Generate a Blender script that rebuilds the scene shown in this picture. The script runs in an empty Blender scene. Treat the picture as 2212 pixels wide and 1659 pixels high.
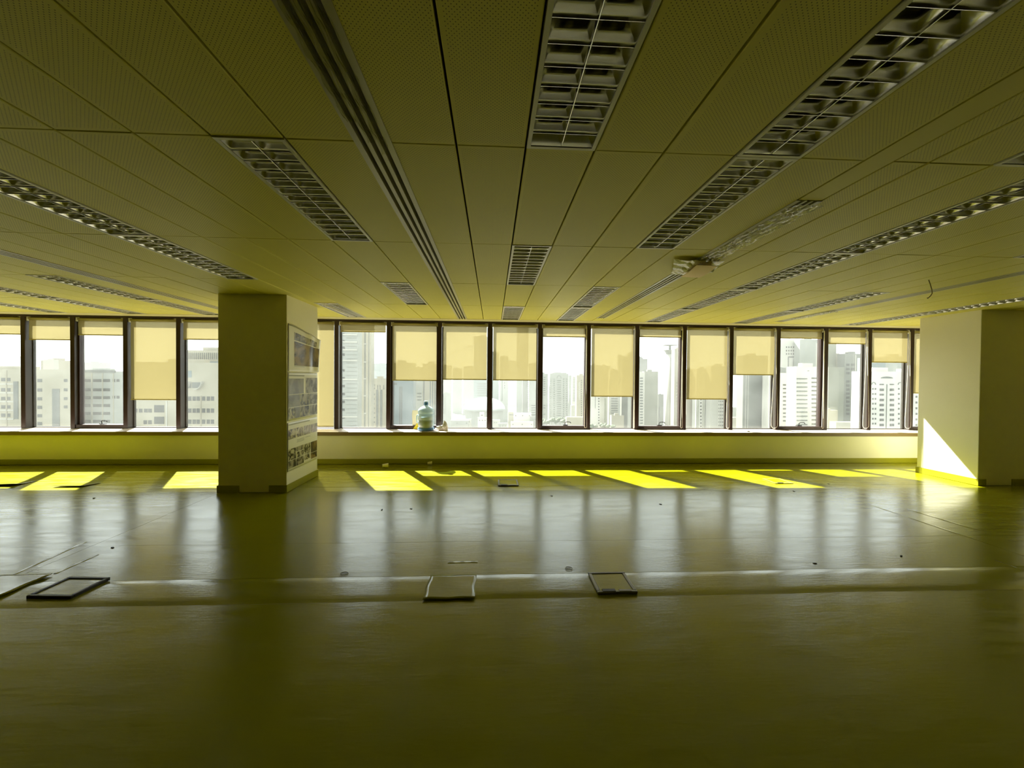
import bpy, bmesh, math, random
from mathutils import Vector, Matrix

random.seed(7)
sc = bpy.context.scene
COL = sc.collection

# ------------------------------------------------------------------ camera
FPX, CX, CY = 843.8024, 1106.0, 829.5
YAW, PITCH, ROLL = 0.0492834, -0.0122425, -0.0083981
EYE = 1.40


def ray(u, v):
    a = (u - CX) / FPX
    b = -(v - CY) / FPX
    cr, sr = math.cos(ROLL), math.sin(ROLL)
    x = a * cr + b * sr
    z2 = -a * sr + b * cr
    cp, sp = math.cos(PITCH), math.sin(PITCH)
    y = cp - z2 * sp
    z = sp + z2 * cp
    cy, sy = math.cos(YAW), math.sin(YAW)
    return Vector((x * cy + y * sy, -x * sy + y * cy, z))


def at(u, v, Y):                     # the point at depth Y that the photo shows there
    d = ray(u, v)
    return Vector((0, 0, EYE)) + d * (Y / d.y)


def seen(P):
    d = Vector(P) - Vector((0, 0, EYE))
    F = ray(CX, CY)
    R = ray(CX + FPX, CY) - F
    U = ray(CX, CY - FPX) - F
    w = d.dot(F)
    if w < 0.05:
        return None
    return CX + FPX * d.dot(R) / w, CY - FPX * d.dot(U) / w


cam_d = bpy.data.cameras.new('camera')
cam = bpy.data.objects.new('camera', cam_d)
COL.objects.link(cam)
_F = ray(CX, CY)
_R = ray(CX + FPX, CY) - _F
_U = ray(CX, CY - FPX) - _F
m = Matrix((( _R.x, _U.x, -_F.x, 0), (_R.y, _U.y, -_F.y, 0), (_R.z, _U.z, -_F.z, EYE), (0, 0, 0, 1)))
cam.matrix_world = m
cam_d.sensor_width = 36.0
cam_d.sensor_fit = 'HORIZONTAL'
cam_d.lens = FPX / 2212.0 * 36.0
cam_d.clip_start = 0.05
cam_d.clip_end = 20000
sc.camera = cam

# ------------------------------------------------------------------ sky and sun
w = bpy.data.worlds.new('hazy_sky')
sc.world = w
w.use_nodes = True
bgn = w.node_tree.nodes['Background']
bgn.inputs[0].default_value = (0.93, 1.0, 0.98, 1)
bgn.inputs[1].default_value = 2.7

SUN_DIR = Vector((0.585, -1.0, -1.156)).normalized()
sd = bpy.data.lights.new('sun', 'SUN')
sd.energy = 36.0
sd.angle = math.radians(0.6)
sd.color = (1.0, 0.97, 0.88)
so = bpy.data.objects.new('sun', sd)
COL.objects.link(so)
so.rotation_euler = SUN_DIR.to_track_quat('-Z', 'Y').to_euler()
so.location = (-20, 40, 50)

sc.view_settings.view_transform = 'Standard'
sc.view_settings.look = 'None'
sc.view_settings.gamma = 1.0
sc.view_settings.use_curve_mapping = False
sc.view_settings.exposure = 0.0
cy_ = sc.cycles
cy_.use_denoising = True
cy_.max_bounces = 14
cy_.diffuse_bounces = 8
cy_.glossy_bounces = 4
cy_.transmission_bounces = 8
cy_.transparent_max_bounces = 16
cy_.caustics_reflective = False
cy_.caustics_refractive = False
cy_.sample_clamp_indirect = 8.0

# ------------------------------------------------------------------ materials
MATS = {}


def mat(name, color, rough=0.6, metal=0.0, spec=0.5, noise=0.0, nscale=8.0, bump=0.0, bscale=60.0, trans=0.0, ior=1.45, alpha=1.0):
    if name in MATS:
        return MATS[name]
    M = bpy.data.materials.new(name)
    M.use_nodes = True
    nt = M.node_tree
    b = nt.nodes['Principled BSDF']
    b.inputs['Base Color'].default_value = (*color, 1)
    b.inputs['Roughness'].default_value = rough
    b.inputs['Metallic'].default_value = metal
    b.inputs['Specular IOR Level'].default_value = spec
    b.inputs['Transmission Weight'].default_value = trans
    b.inputs['IOR'].default_value = ior
    b.inputs['Alpha'].default_value = alpha
    if noise > 0 or bump > 0:
        tc = nt.nodes.new('ShaderNodeTexCoord')
    if noise > 0:
        n = nt.nodes.new('ShaderNodeTexNoise')
        n.inputs['Scale'].default_value = nscale
        n.inputs['Detail'].default_value = 4
        nt.links.new(tc.outputs['Object'], n.inputs['Vector'])
        mx = nt.nodes.new('ShaderNodeMix')
        mx.data_type = 'RGBA'
        mx.inputs['A'].default_value = (*[c * (1 - noise) for c in color], 1)
        mx.inputs['B'].default_value = (*[min(1, c * (1 + noise)) for c in color], 1)
        nt.links.new(n.outputs['Fac'], mx.inputs['Factor'])
        nt.links.new(mx.outputs['Result'], b.inputs['Base Color'])
    if bump > 0:
        n2 = nt.nodes.new('ShaderNodeTexNoise')
        n2.inputs['Scale'].default_value = bscale
        n2.inputs['Detail'].default_value = 3
        nt.links.new(tc.outputs['Object'], n2.inputs['Vector'])
        bp = nt.nodes.new('ShaderNodeBump')
        bp.inputs['Strength'].default_value = bump
        bp.inputs['Distance'].default_value = 0.01
        nt.links.new(n2.outputs['Fac'], bp.inputs['Height'])
        nt.links.new(bp.outputs['Normal'], b.inputs['Normal'])
    MATS[name] = M
    return M


def floor_mat():
    M = bpy.data.materials.new('yellow_vinyl')
    M.use_nodes = True
    nt = M.node_tree
    N, L = nt.nodes, nt.links
    b = N['Principled BSDF']
    geo = N.new('ShaderNodeNewGeometry')
    n1 = N.new('ShaderNodeTexNoise'); n1.inputs['Scale'].default_value = 1.1; n1.inputs['Detail'].default_value = 5
    L.new(geo.outputs['Position'], n1.inputs['Vector'])
    mx = N.new('ShaderNodeMix'); mx.data_type = 'RGBA'
    mx.inputs['A'].default_value = (0.205, 0.203, 0.0012, 1)
    mx.inputs['B'].default_value = (0.245, 0.243, 0.002, 1)
    L.new(n1.outputs['Fac'], mx.inputs['Factor'])
    L.new(mx.outputs['Result'], b.inputs['Base Color'])
    # scuffed sheen, streaked along the wall direction
    mp = N.new('ShaderNodeMapping'); mp.inputs['Scale'].default_value = (1.2, 6.0, 1.0)
    L.new(geo.outputs['Position'], mp.inputs['Vector'])
    n2 = N.new('ShaderNodeTexNoise'); n2.inputs['Scale'].default_value = 2.2; n2.inputs['Detail'].default_value = 6
    L.new(mp.outputs['Vector'], n2.inputs['Vector'])
    mr = N.new('ShaderNodeMapRange')
    mr.inputs['From Min'].default_value = 0.3; mr.inputs['From Max'].default_value = 0.7
    mr.inputs['To Min'].default_value = 0.15; mr.inputs['To Max'].default_value = 0.26
    L.new(n2.outputs['Fac'], mr.inputs['Value'])
    L.new(mr.outputs['Result'], b.inputs['Roughness'])
    b.inputs['Specular IOR Level'].default_value = 0.65
    n3 = N.new('ShaderNodeTexNoise'); n3.inputs['Scale'].default_value = 9.0; n3.inputs['Detail'].default_value = 5
    L.new(mp.outputs['Vector'], n3.inputs['Vector'])
    bp = N.new('ShaderNodeBump'); bp.inputs['Strength'].default_value = 0.13; bp.inputs['Distance'].default_value = 0.006
    L.new(n3.outputs['Fac'], bp.inputs['Height'])
    L.new(bp.outputs['Normal'], b.inputs['Normal'])
    return M


def panel_mat():
    """painted metal ceiling pan with a staggered field of small holes"""
    M = bpy.data.materials.new('perforated_ceiling_pan')
    M.use_nodes = True
    nt = M.node_tree
    N, L = nt.nodes, nt.links
    b = N['Principled BSDF']
    tc = N.new('ShaderNodeTexCoord')
    mp = N.new('ShaderNodeMapping')
    mp.inputs['Rotation'].default_value = (0, 0, math.radians(45))
    mp.inputs['Scale'].default_value = (95, 95, 1)
    L.new(tc.outputs['Object'], mp.inputs['Vector'])
    fr = N.new('ShaderNodeVectorMath'); fr.operation = 'FRACTION'
    L.new(mp.outputs['Vector'], fr.inputs[0])
    sub = N.new('ShaderNodeVectorMath'); sub.operation = 'SUBTRACT'
    sub.inputs[1].default_value = (0.5, 0.5, 0)
    L.new(fr.outputs[0], sub.inputs[0])
    sep = N.new('ShaderNodeSeparateXYZ'); L.new(sub.outputs[0], sep.inputs[0])
    cmb = N.new('ShaderNodeCombineXYZ'); L.new(sep.outputs[0], cmb.inputs[0]); L.new(sep.outputs[1], cmb.inputs[1])
    ln = N.new('ShaderNodeVectorMath'); ln.operation = 'LENGTH'; L.new(cmb.outputs[0], ln.inputs[0])
    lt = N.new('ShaderNodeMath'); lt.operation = 'LESS_THAN'; lt.inputs[1].default_value = 0.165
    L.new(ln.outputs['Value'], lt.inputs[0])
    # a plain unperforated margin runs round every pan
    sp2 = N.new('ShaderNodeSeparateXYZ'); L.new(tc.outputs['Object'], sp2.inputs[0])
    prev = lt
    for k_, lim in ((0, 0.131), (1, 0.588)):
        ab = N.new('ShaderNodeMath'); ab.operation = 'ABSOLUTE'; L.new(sp2.outputs[k_], ab.inputs[0])
        ls = N.new('ShaderNodeMath'); ls.operation = 'LESS_THAN'; ls.inputs[1].default_value = lim; L.new(ab.outputs[0], ls.inputs[0])
        mu = N.new('ShaderNodeMath'); mu.operation = 'MULTIPLY'; L.new(prev.outputs[0], mu.inputs[0]); L.new(ls.outputs[0], mu.inputs[1])
        prev = mu
    lt = prev
    nz = N.new('ShaderNodeTexNoise'); nz.inputs['Scale'].default_value = 2.0
    L.new(tc.outputs['Object'], nz.inputs['Vector'])
    base = N.new('ShaderNodeMix'); base.data_type = 'RGBA'
    base.inputs['A'].default_value = (0.67, 0.62, 0.15, 1)
    base.inputs['B'].default_value = (0.74, 0.685, 0.17, 1)
    L.new(nz.outputs['Fac'], base.inputs['Factor'])
    mx = N.new('ShaderNodeMix'); mx.data_type = 'RGBA'
    mx.inputs['B'].default_value = (0.17, 0.16, 0.06, 1)
    L.new(base.outputs['Result'], mx.inputs['A'])
    L.new(lt.outputs[0], mx.inputs['Factor'])
    L.new(mx.outputs['Result'], b.inputs['Base Color'])
    b.inputs['Roughness'].default_value = 0.5
    b.inputs['Specular IOR Level'].default_value = 0.12
    return M


def glass_mat():
    """window glass with a thin uneven film of dust"""
    M = bpy.data.materials.new('dusty_glass')
    M.use_nodes = True
    nt = M.node_tree
    N, L = nt.nodes, nt.links
    N.remove(N['Principled BSDF'])
    out = N['Material Output']
    tr = N.new('ShaderNodeBsdfTransparent'); tr.inputs[0].default_value = (0.95, 0.97, 0.96, 1)
    gl = N.new('ShaderNodeBsdfGlossy'); gl.inputs['Roughness'].default_value = 0.02
    lw = N.new('ShaderNodeLayerWeight'); lw.inputs[0].default_value = 0.5
    pw = N.new('ShaderNodeMath'); pw.operation = 'POWER'; pw.inputs[1].default_value = 5.0
    L.new(lw.outputs['Facing'], pw.inputs[0])
    fz = N.new('ShaderNodeMath'); fz.operation = 'MULTIPLY_ADD'; fz.inputs[1].default_value = 0.6; fz.inputs[2].default_value = 0.025
    L.new(pw.outputs[0], fz.inputs[0])
    a = N.new('ShaderNodeMixShader')
    L.new(fz.outputs[0], a.inputs[0]); L.new(tr.outputs[0], a.inputs[1]); L.new(gl.outputs[0], a.inputs[2])
    du = N.new('ShaderNodeBsdfTranslucent'); du.inputs[0].default_value = (0.80, 0.82, 0.80, 1)
    geo = N.new('ShaderNodeNewGeometry')
    nz = N.new('ShaderNodeTexNoise'); nz.inputs['Scale'].default_value = 1.6; nz.inputs['Detail'].default_value = 4
    L.new(geo.outputs['Position'], nz.inputs['Vector'])
    mr = N.new('ShaderNodeMapRange')
    mr.inputs['From Min'].default_value = 0.35; mr.inputs['From Max'].default_value = 0.75
    mr.inputs['To Min'].default_value = 0.006; mr.inputs['To Max'].default_value = 0.026
    L.new(nz.outputs['Fac'], mr.inputs['Value'])
    bm_ = N.new('ShaderNodeMixShader')
    L.new(mr.outputs['Result'], bm_.inputs[0]); L.new(a.outputs[0], bm_.inputs[1]); L.new(du.outputs[0], bm_.inputs[2])
    L.new(bm_.outputs[0], out.inputs['Surface'])
    return M


def fabric_mat():
    """cream roller-blind screen cloth: lets light through and is slightly see-through"""
    M = bpy.data.materials.new('cream_screen_cloth')
    M.use_nodes = True
    nt = M.node_tree
    N, L = nt.nodes, nt.links
    N.remove(N['Principled BSDF'])
    out = N['Material Output']
    df = N.new('ShaderNodeBsdfDiffuse'); df.inputs[0].default_value = (0.66, 0.56, 0.30, 1)
    tl = N.new('ShaderNodeBsdfTranslucent'); tl.inputs[0].default_value = (0.150, 0.126, 0.058, 1)
    tp = N.new('ShaderNodeBsdfTransparent'); tp.inputs[0].default_value = (1.0, 0.88, 0.55, 1)
    a = N.new('ShaderNodeMixShader'); a.inputs[0].default_value = 0.60
    L.new(df.outputs[0], a.inputs[1]); L.new(tl.outputs[0], a.inputs[2])
    b = N.new('ShaderNodeMixShader'); b.inputs[0].default_value = 0.075
    L.new(a.outputs[0], b.inputs[1]); L.new(tp.outputs[0], b.inputs[2])
    L.new(b.outputs[0], out.inputs['Surface'])
    return M


def film_mat(name, tint, fac, rough):
    M = bpy.data.materials.new(name)
    M.use_nodes = True
    nt = M.node_tree
    N, L = nt.nodes, nt.links
    b = N['Principled BSDF']
    b.inputs['Base Color'].default_value = (*tint, 1)
    b.inputs['Roughness'].default_value = rough
    b.inputs['Specular IOR Level'].default_value = 1.0
    tp = N.new('ShaderNodeBsdfTransparent'); tp.inputs[0].default_value = (*[min(1, c * 1.1) for c in tint], 1)
    a = N.new('ShaderNodeMixShader'); a.inputs[0].default_value = fac
    L.new(b.outputs[0], a.inputs[1]); L.new(tp.outputs[0], a.inputs[2])
    L.new(a.outputs[0], N['Material Output'].inputs['Surface'])
    return M


def print_mat(name, c0, c1, scale, seed):
    M = bpy.data.materials.new(name)
    M.use_nodes = True
    nt = M.node_tree
    N, L = nt.nodes, nt.links
    b = N['Principled BSDF']
    tc = N.new('ShaderNodeTexCoord')
    mp = N.new('ShaderNodeMapping'); mp.inputs['Location'].default_value = (seed, seed * 1.7, seed * .3)
    L.new(tc.outputs['Object'], mp.inputs['Vector'])
    nz = N.new('ShaderNodeTexNoise'); nz.inputs['Scale'].default_value = scale; nz.inputs['Detail'].default_value = 6
    nz.inputs['Distortion'].default_value = 1.2
    L.new(mp.outputs[0], nz.inputs['Vector'])
    cr = N.new('ShaderNodeValToRGB')
    cr.color_ramp.elements[0].position = 0.43; cr.color_ramp.elements[0].color = (*c0, 1)
    cr.color_ramp.elements[1].position = 0.57; cr.color_ramp.elements[1].color = (*c1, 1)
    L.new(nz.outputs['Fac'], cr.inputs[0])
    L.new(cr.outputs[0], b.inputs['Base Color'])
    b.inputs['Roughness'].default_value = 0.25
    return M


FLOOR = floor_mat()
PANEL = panel_mat()
GLASS = glass_mat()
CLOTH = fabric_mat()
WHITE = mat('white_wall_paint', (0.83, 0.80, 0.62), 0.55, noise=0.04, nscale=3, bump=0.08, bscale=120)
BASEB = mat('yellow_vinyl_skirting', (0.30, 0.29, 0.006), 0.45)
TRIMC = mat('cream_ceiling_trim', (0.74, 0.69, 0.40), 0.45)
BROWN = mat('dark_brown_frame', (0.030, 0.014, 0.010), 0.38)
BROWN2 = mat('bronze_frame_return', (0.045, 0.038, 0.030), 0.40)
SILL = mat('beige_stone_sill', (0.62, 0.52, 0.43), 0.35, noise=0.06, nscale=14)
PLENUM = mat('dark_plenum', (0.03, 0.03, 0.028), 0.9)
STEEL = mat('louvre_aluminium', (0.93, 0.92, 0.88), 0.27, metal=1.0)
FRAMEW = mat('white_fixture_frame', (0.68, 0.66, 0.56), 0.4)
TUBE = mat('unlit_tube_glass', (0.75, 0.75, 0.70), 0.25)
BLACK = mat('black_plastic', (0.012, 0.012, 0.010), 0.5)
BARC = mat('diffuser_bar', (0.46, 0.44, 0.30), 0.35)
CORD = mat('cream_cord', (0.88, 0.84, 0.74), 0.6)
BRACK = mat('ivory_bracket', (0.72, 0.70, 0.62), 0.45)
TUBEB = mat('roller_cloth_roll', (0.46, 0.40, 0.16), 0.7)
HEMC = mat('hem_bar_cloth', (0.40, 0.33, 0.09), 0.6)
PAPER = mat('poster_paper', (0.72, 0.70, 0.60), 0.35)
INK = mat('faded_print_ink', (0.30, 0.29, 0.22), 0.5)
TAPE = mat('dark_tape', (0.10, 0.09, 0.05), 0.5)


# ------------------------------------------------------------------ mesh helpers
class MB:
    def __init__(self):
        self.v = []
        self.f = []
        self.smooth = False

    def add(self, verts, faces):
        o = len(self.v)
        self.v += [tuple(p) for p in verts]
        self.f += [tuple(i + o for i in q) for q in faces]
        return self

    def box(self, a, b):
        (x0, y0, z0), (x1, y1, z1) = a, b
        return self.add([(x0, y0, z0), (x1, y0, z0), (x1, y1, z0), (x0, y1, z0), (x0, y0, z1), (x1, y0, z1), (x1, y1, z1), (x0, y1, z1)],
                        [(0, 3, 2, 1), (4, 5, 6, 7), (0, 1, 5, 4), (1, 2, 6, 5), (2, 3, 7, 6), (3, 0, 4, 7)])

    def quad(self, a, b, c, d):
        return self.add([a, b, c, d], [(0, 1, 2, 3)])

    def lathe(self, prof, n=24, c=(0, 0, 0), axis='z'):
        vs, fs = [], []
        for r, z in prof:
            for i in range(n):
                t = 2 * math.pi * i / n
                p = (r * math.cos(t), r * math.sin(t), z)
                if axis == 'y':
                    p = (p[0], z, p[1])
                if axis == 'x':
                    p = (z, p[0], p[1])
                vs.append((p[0] + c[0], p[1] + c[1], p[2] + c[2]))
        k = len(prof)
        for j in range(k - 1):
            for i in range(n):
                a, b = j * n + i, j * n + (i + 1) % n
                fs.append((a, b, b + n, a + n))
        fs.append(tuple(reversed(range(n))))
        fs.append(tuple(range((k - 1) * n, k * n)))
        return self.add(vs, fs)

    def tube(self, pts, r, n=8, closed=False):
        pts = [Vector(p) for p in pts]
        vs, fs = [], []
        m_ = len(pts)
        prev = None
        for i, p in enumerate(pts):
            if closed:
                t = pts[(i + 1) % m_] - pts[i - 1]
            else:
                t = pts[min(i + 1, m_ - 1)] - pts[max(i - 1, 0)]
            t.normalize()
            if prev is None:
                ref = Vector((0, 0, 1)) if abs(t.z) < 0.9 else Vector((1, 0, 0))
                nx = t.cross(ref).normalized()
            else:
                nx = (prev - t * prev.dot(t)).normalized()
            prev = nx
            ny = t.cross(nx)
            for k in range(n):
                a = 2 * math.pi * k / n
                vs.append(p + nx * r * math.cos(a) + ny * r * math.sin(a))
        for i in range(m_ if closed else m_ - 1):
            for k in range(n):
                a, b = i * n + k, i * n + (k + 1) % n
                c, d = ((i + 1) % m_) * n + (k + 1) % n, ((i + 1) % m_) * n + k
                fs.append((a, b, c, d))
        if not closed:
            fs.append(tuple(reversed(range(n))))
            fs.append(tuple(range((m_ - 1) * n, m_ * n)))
        return self.add(vs, fs)

    def grid(self, fn, nu, nv):
        vs = [fn(i / nu, j / nv) for j in range(nv + 1) for i in range(nu + 1)]
        fs = [(j * (nu + 1) + i, j * (nu + 1) + i + 1, (j + 1) * (nu + 1) + i + 1, (j + 1) * (nu + 1) + i) for j in range(nv) for i in range(nu)]
        return self.add(vs, fs)

    def mesh(self, name, m_, smooth=False):
        me = bpy.data.meshes.new(name)
        me.from_pydata(self.v, [], self.f)
        me.materials.append(m_)
        me.update()
        if smooth or self.smooth:
            me.polygons.foreach_set('use_smooth', [True] * len(me.polygons))
        return me

    def build(self, name, m_, parent=None, smooth=False, loc=None):
        return obj(name, self.mesh(name, m_, smooth), parent, loc)


def obj(name, me, parent=None, loc=None):
    o = bpy.data.objects.new(name, me)
    COL.objects.link(o)
    if loc is not None:
        o.location = loc
    if parent is not None:
        o.parent = parent
    return o


def tag(o, label=None, cat=None, group=None, kind=None):
    if label: o['label'] = label
    if cat: o['category'] = cat
    if group: o['group'] = group
    if kind: o['kind'] = kind
    return o


def empty(name, loc=(0, 0, 0)):
    o = bpy.data.objects.new(name, None)
    COL.objects.link(o)
    o.location = loc
    o.empty_display_size = 0.1
    return o


def copy_tree(o, parent=None):
    c = o.copy()
    COL.objects.link(c)
    c.parent = parent
    for ch in o.children:
        copy_tree(ch, c)
    return c


def bevel(o, width, seg=2):
    b = o.modifiers.new('edge', 'BEVEL')
    b.width = width
    b.segments = seg
    b.limit_method = 'ANGLE'
    return o


def solid(o, t):
    s = o.modifiers.new('thickness', 'SOLIDIFY')
    s.thickness = t
    s.offset = 0
    return o


# ------------------------------------------------------------------ room shell
CEIL = 2.397
WALLY = 6.45          # face of the low wall under the windows
MFY = 6.79            # inner face of the mullions
GY = 6.915            # glass
MBY = 6.925           # outer face of the mullions
SILLZ = 0.526
XL, XR, YB = -14.5, 9.48, -9.0
YE = 6.56             # where the ceiling pans end
MULL = [-13.74, -12.876, -12.012, -11.148, -10.284, -9.42, -8.55, -7.692, -6.923, -6.092, -5.247, -4.39, -3.53, -2.661, -1.787, -0.919, -0.052, 0.817, 1.683,
        2.545, 3.407, 4.263, 5.133, 6.03, 6.86, 7.671, 8.53, 9.39]

floor = MB().box((XL, YB, -0.30), (XR, WALLY + 0.3, -0.02)).build('floor', mat('screed', (0.35, 0.33, 0.2), 0.9))
tag(floor, 'yellow vinyl floor of the empty office', kind='structure')


def wav(x, y):
    return (0.0011 * math.sin(2.3 * x + 0.7 * y) + 0.0009 * math.sin(1.1 * x - 3.1 * y + 1.3) + 0.0007 * math.sin(5.3 * x + 2.9 * y + 0.4)
            + 0.0005 * math.sin(9.7 * y + 1.7 * math.sin(2.1 * x)) + 0.0004 * math.sin(8.1 * x - 4.7 * y))


def sheet(x0, x1, y0, y1, lift=0.0, res=0.12):
    nu = max(2, int((x1 - x0) / res)); nv = max(2, int((y1 - y0) / res))
    g = 0.0012

    def fn(a, b):
        x = x0 + g + a * (x1 - x0 - 2 * g); y = y0 + g + b * (y1 - y0 - 2 * g)
        return (x, y, -0.004 + lift + wav(x, y))
    mb = MB().grid(fn, nu, nv)
    # turned-down rim so each sheet has an edge
    o = len(mb.v)
    rim = [j for j in range(nu + 1)] + [(j + 1) * (nu + 1) + nu for j in range(nv)] + [nv * (nu + 1) + nu - 1 - j for j in range(nu)] + [(nv - 1 - j) * (nu + 1) for j in range(nv - 1)]
    for i in rim:
        x, y, z = mb.v[i]
        mb.v.append((x, y, z))
        mb.v.append((x, y, -0.02))
    k = len(rim)
    for i in range(k):
        j = (i + 1) % k
        mb.f.append((o + 2 * i, o + 2 * i + 1, o + 2 * j + 1, o + 2 * j))
    s = mb.build('vinyl_sheet', FLOOR, floor, smooth=False)
    nf = nu * nv
    fl = [True] * nf + [False] * (len(s.data.polygons) - nf)
    s.data.polygons.foreach_set('use_smooth', fl)
    return s


for (ya, yb, lift, xs) in [(YB, -4.0, 0, [XL, XR]), (-4.0, 2.475, 0, [XL, XR]), (2.79, 3.365, 0.0005, [XL, -3.29, 4.33, XR]), (3.365, 5.10, 0.0, [XL, -3.29, 4.33, XR]), (5.10, WALLY, 0.0008, [XL, -6.6, -3.29, 4.33, XR])]:
    for i in range(len(xs) - 1):
        sheet(xs[i], xs[i + 1], ya, yb, lift)


def duct_cover(x0, x1, y0, y1, lift):
    """the low raised strip that crosses the floor: its edges ramp up softly"""
    ys = [0, .012, .03, .055, .09, .16, .22, .255, .28, .298, .315]
    hs_ = [0, .12, .55, .9, 1.0, .92, 1.0, .9, .55, .12, 0]
    nu = 150
    vs, fs = [], []
    for h_, y_ in zip(hs_, ys):
        for i in range(nu + 1):
            x = x0 + (x1 - x0) * i / nu
            vs.append((x, y0 + (y1 - y0) * y_ / .315 + .003 * math.sin(3.1 * x) * (1 if 0 < h_ < 1 else 0), -.004 + wav(x, y0 + y_) + lift * h_ * (1 + .25 * math.sin(2.7 * x + 1))))
    n = len(ys)
    for j in range(n - 1):
        for i in range(nu):
            a_ = j * (nu + 1) + i
            fs.append((a_, a_ + 1, a_ + nu + 2, a_ + nu + 1))
    return MB().add(vs, fs).build('duct_cover', FLOOR, floor, True)


duct_cover(XL, XR, 2.475, 2.79, 0.0065)

# low wall, skirting, sill
wf = MB().box((XL, WALLY, 0), (XR, WALLY + 0.55, 0.466)).build('wall_front', WHITE)
tag(wf, 'low white wall under the window band', kind='structure')
for xa, xb in ((XL, MULL[0]), (MULL[-1], XR)):
    MB().box((xa, MFY - .03, SILLZ), (xb, 7.0, CEIL + .2)).build('wall_end_panel', WHITE, wf)
bb = MB().box((XL, WALLY - 0.012, 0), (XR, WALLY + .002, 0.085)).build('baseboard_front', BASEB)
bevel(bb, 0.004)
tag(bb, 'yellow vinyl skirting below the windows', kind='structure')
sl = MB().box((MULL[0] - .05, 6.438, 0.466), (MULL[-1] + .05, 6.96, SILLZ)).build('trim_1', SILL)
bevel(sl, 0.006)
MB().box((MULL[0] - .05, 6.428, 0.464), (MULL[-1] + .05, 6.438, SILLZ - .002)).build('sill_shade_nosing', mat('brown_backlit_shade', (0.20, 0.14, 0.06), .5), sl)  # added dark brown front strip; its colour also carries the sill's backlit shade
tag(sl, 'long beige window sill', kind='structure')
for nm, a, b in (('wall_left', (XL - .2, YB, -.02), (XL, 7.0, CEIL + .2)), ('wall_right', (XR, YB, -.02), (XR + .2, 7.0, CEIL + .2)), ('wall_back', (XL, YB - .2, -.02), (XR, YB, CEIL + .2))):
    tag(MB().box(a, b).build(nm, WHITE), kind='structure')

# ceiling ----------------------------------------------------------------
ceil = MB().box((XL, YB, CEIL + 0.16), (XR, 7.0, CEIL + 0.30)).build('ceiling', PLENUM)
tag(ceil, 'suspended ceiling of perforated metal pans', kind='structure')
tr = MB().box((XL, YE + .004, CEIL - 0.002), (XR, MFY + .02, CEIL + 0.02)).build('trim_2', TRIMC)
tag(tr, 'cream edge strip between ceiling and window heads', kind='structure')

LINES = [0.135, 0.436, 0.742, 1.066, 1.363, 1.665, 1.80, 1.97, 2.275, 2.58, 2.86, 3.14, 3.46, 3.80, 4.10, 4.39, 4.69, 4.83, 5.13, 5.43, 5.73, 6.08, 6.38]
while LINES[-1] < XR - .3: LINES.append(LINES[-1] + .302)
LEFT = [-0.1645, -0.44, -0.585, -0.877, -1.176, -1.484, -1.787, -2.085, -2.395, -2.71, -3.027, -3.33, -3.63, -3.92, -4.07, -4.35, -4.65, -4.95, -5.25, -5.55, -5.85, -6.15, -6.45, -6.75, -7.05]
while LEFT[-1] > XL + .3: LEFT.append(LEFT[-1] - .302)
LINES = LEFT[::-1] + LINES
ROWS = [YE - 1.2175 * k for k in range(16, -1, -1)]       # joints across, the last one at the window trim
DIFF = [(-0.585, -0.44), (1.665, 1.80), (4.69, 4.83), (-4.07, -3.92)]
R1, R2, R3, R4, R5 = 11, 12, 13, 14, 15                        # row indices: .47-1.69, ..., 5.34-6.56


def col_at(x):
    for i in range(len(LINES) - 1):
        if LINES[i] <= x < LINES[i + 1]:
            return i


FIX = []          # (column, row, label)


def fx(x, row, label):
    FIX.append((col_at(x), row, label))


fx(0.28, R1, 'large louvred ceiling light in top centre, nearest the camera')
fx(0.28, R3, 'louvred ceiling light in the centre column, middle of three')
fx(0.28, R5, 'louvred ceiling light in the centre column, touching the window trim')
fx(1.2, R1, 'large louvred ceiling light running out of the top right corner')
fx(1.2, R2, 'louvred ceiling light joined end to end below the top right one')
fx(1.2, R4, 'louvred ceiling light right of centre, one panel before the window trim')
fx(1.2, R5, 'louvred ceiling light right of centre, last before the window trim')
fx(-1.0, R2, 'louvred ceiling light left of the long slot diffuser, nearest the camera')
fx(-1.0, R4, 'louvred ceiling light left of the long slot diffuser, nearer the windows')
fx(-2.25, R5, 'louvred ceiling light just right of the left column top by the windows')
fx(-2.55, R2, 'louvred ceiling light cut by the left edge of the picture')
fx(-2.55, R3, 'louvred ceiling light running up to the left column')
fx(-4.5, R4, 'louvred ceiling light left of the left column, end away from the windows')
fx(-4.5, R5, 'louvred ceiling light left of the left column, last before the windows')
fx(-5.7, R4, 'louvred ceiling light at far left, second row from the column')
fx(-5.7, R5, 'louvred ceiling light at far left, second row, at the windows')
fx(-6.9, R5, 'louvred ceiling light in the far left corner above the windows')
fx(2.4, R1, 'louvred ceiling light peeping in at the upper right edge')
fx(2.7, R2, 'first of four louvred lights in the long right-hand line')
fx(2.7, R3, 'second of four louvred lights in the long right-hand line')
fx(2.7, R4, 'third of four louvred lights in the long right-hand line')
fx(2.7, R5, 'last of four louvred lights in the long right-hand line, at the windows')
fx(4.2, R2, 'louvred ceiling light barely in view at the right picture edge')
fx(4.2, R4, 'bright-edged louvred light at right, end away from the windows')
fx(4.2, R5, 'bright-edged louvred light at right, touching the window trim')
fx(6.2, R3, 'louvred light out beyond the right picture edge above the column')
fx(6.2, R4, 'louvred light passing over the right column')
fx(6.2, R5, 'louvred light at far right between column and windows')
USED = {(c, r) for c, r, _ in FIX}

pan_cache = {}


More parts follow.
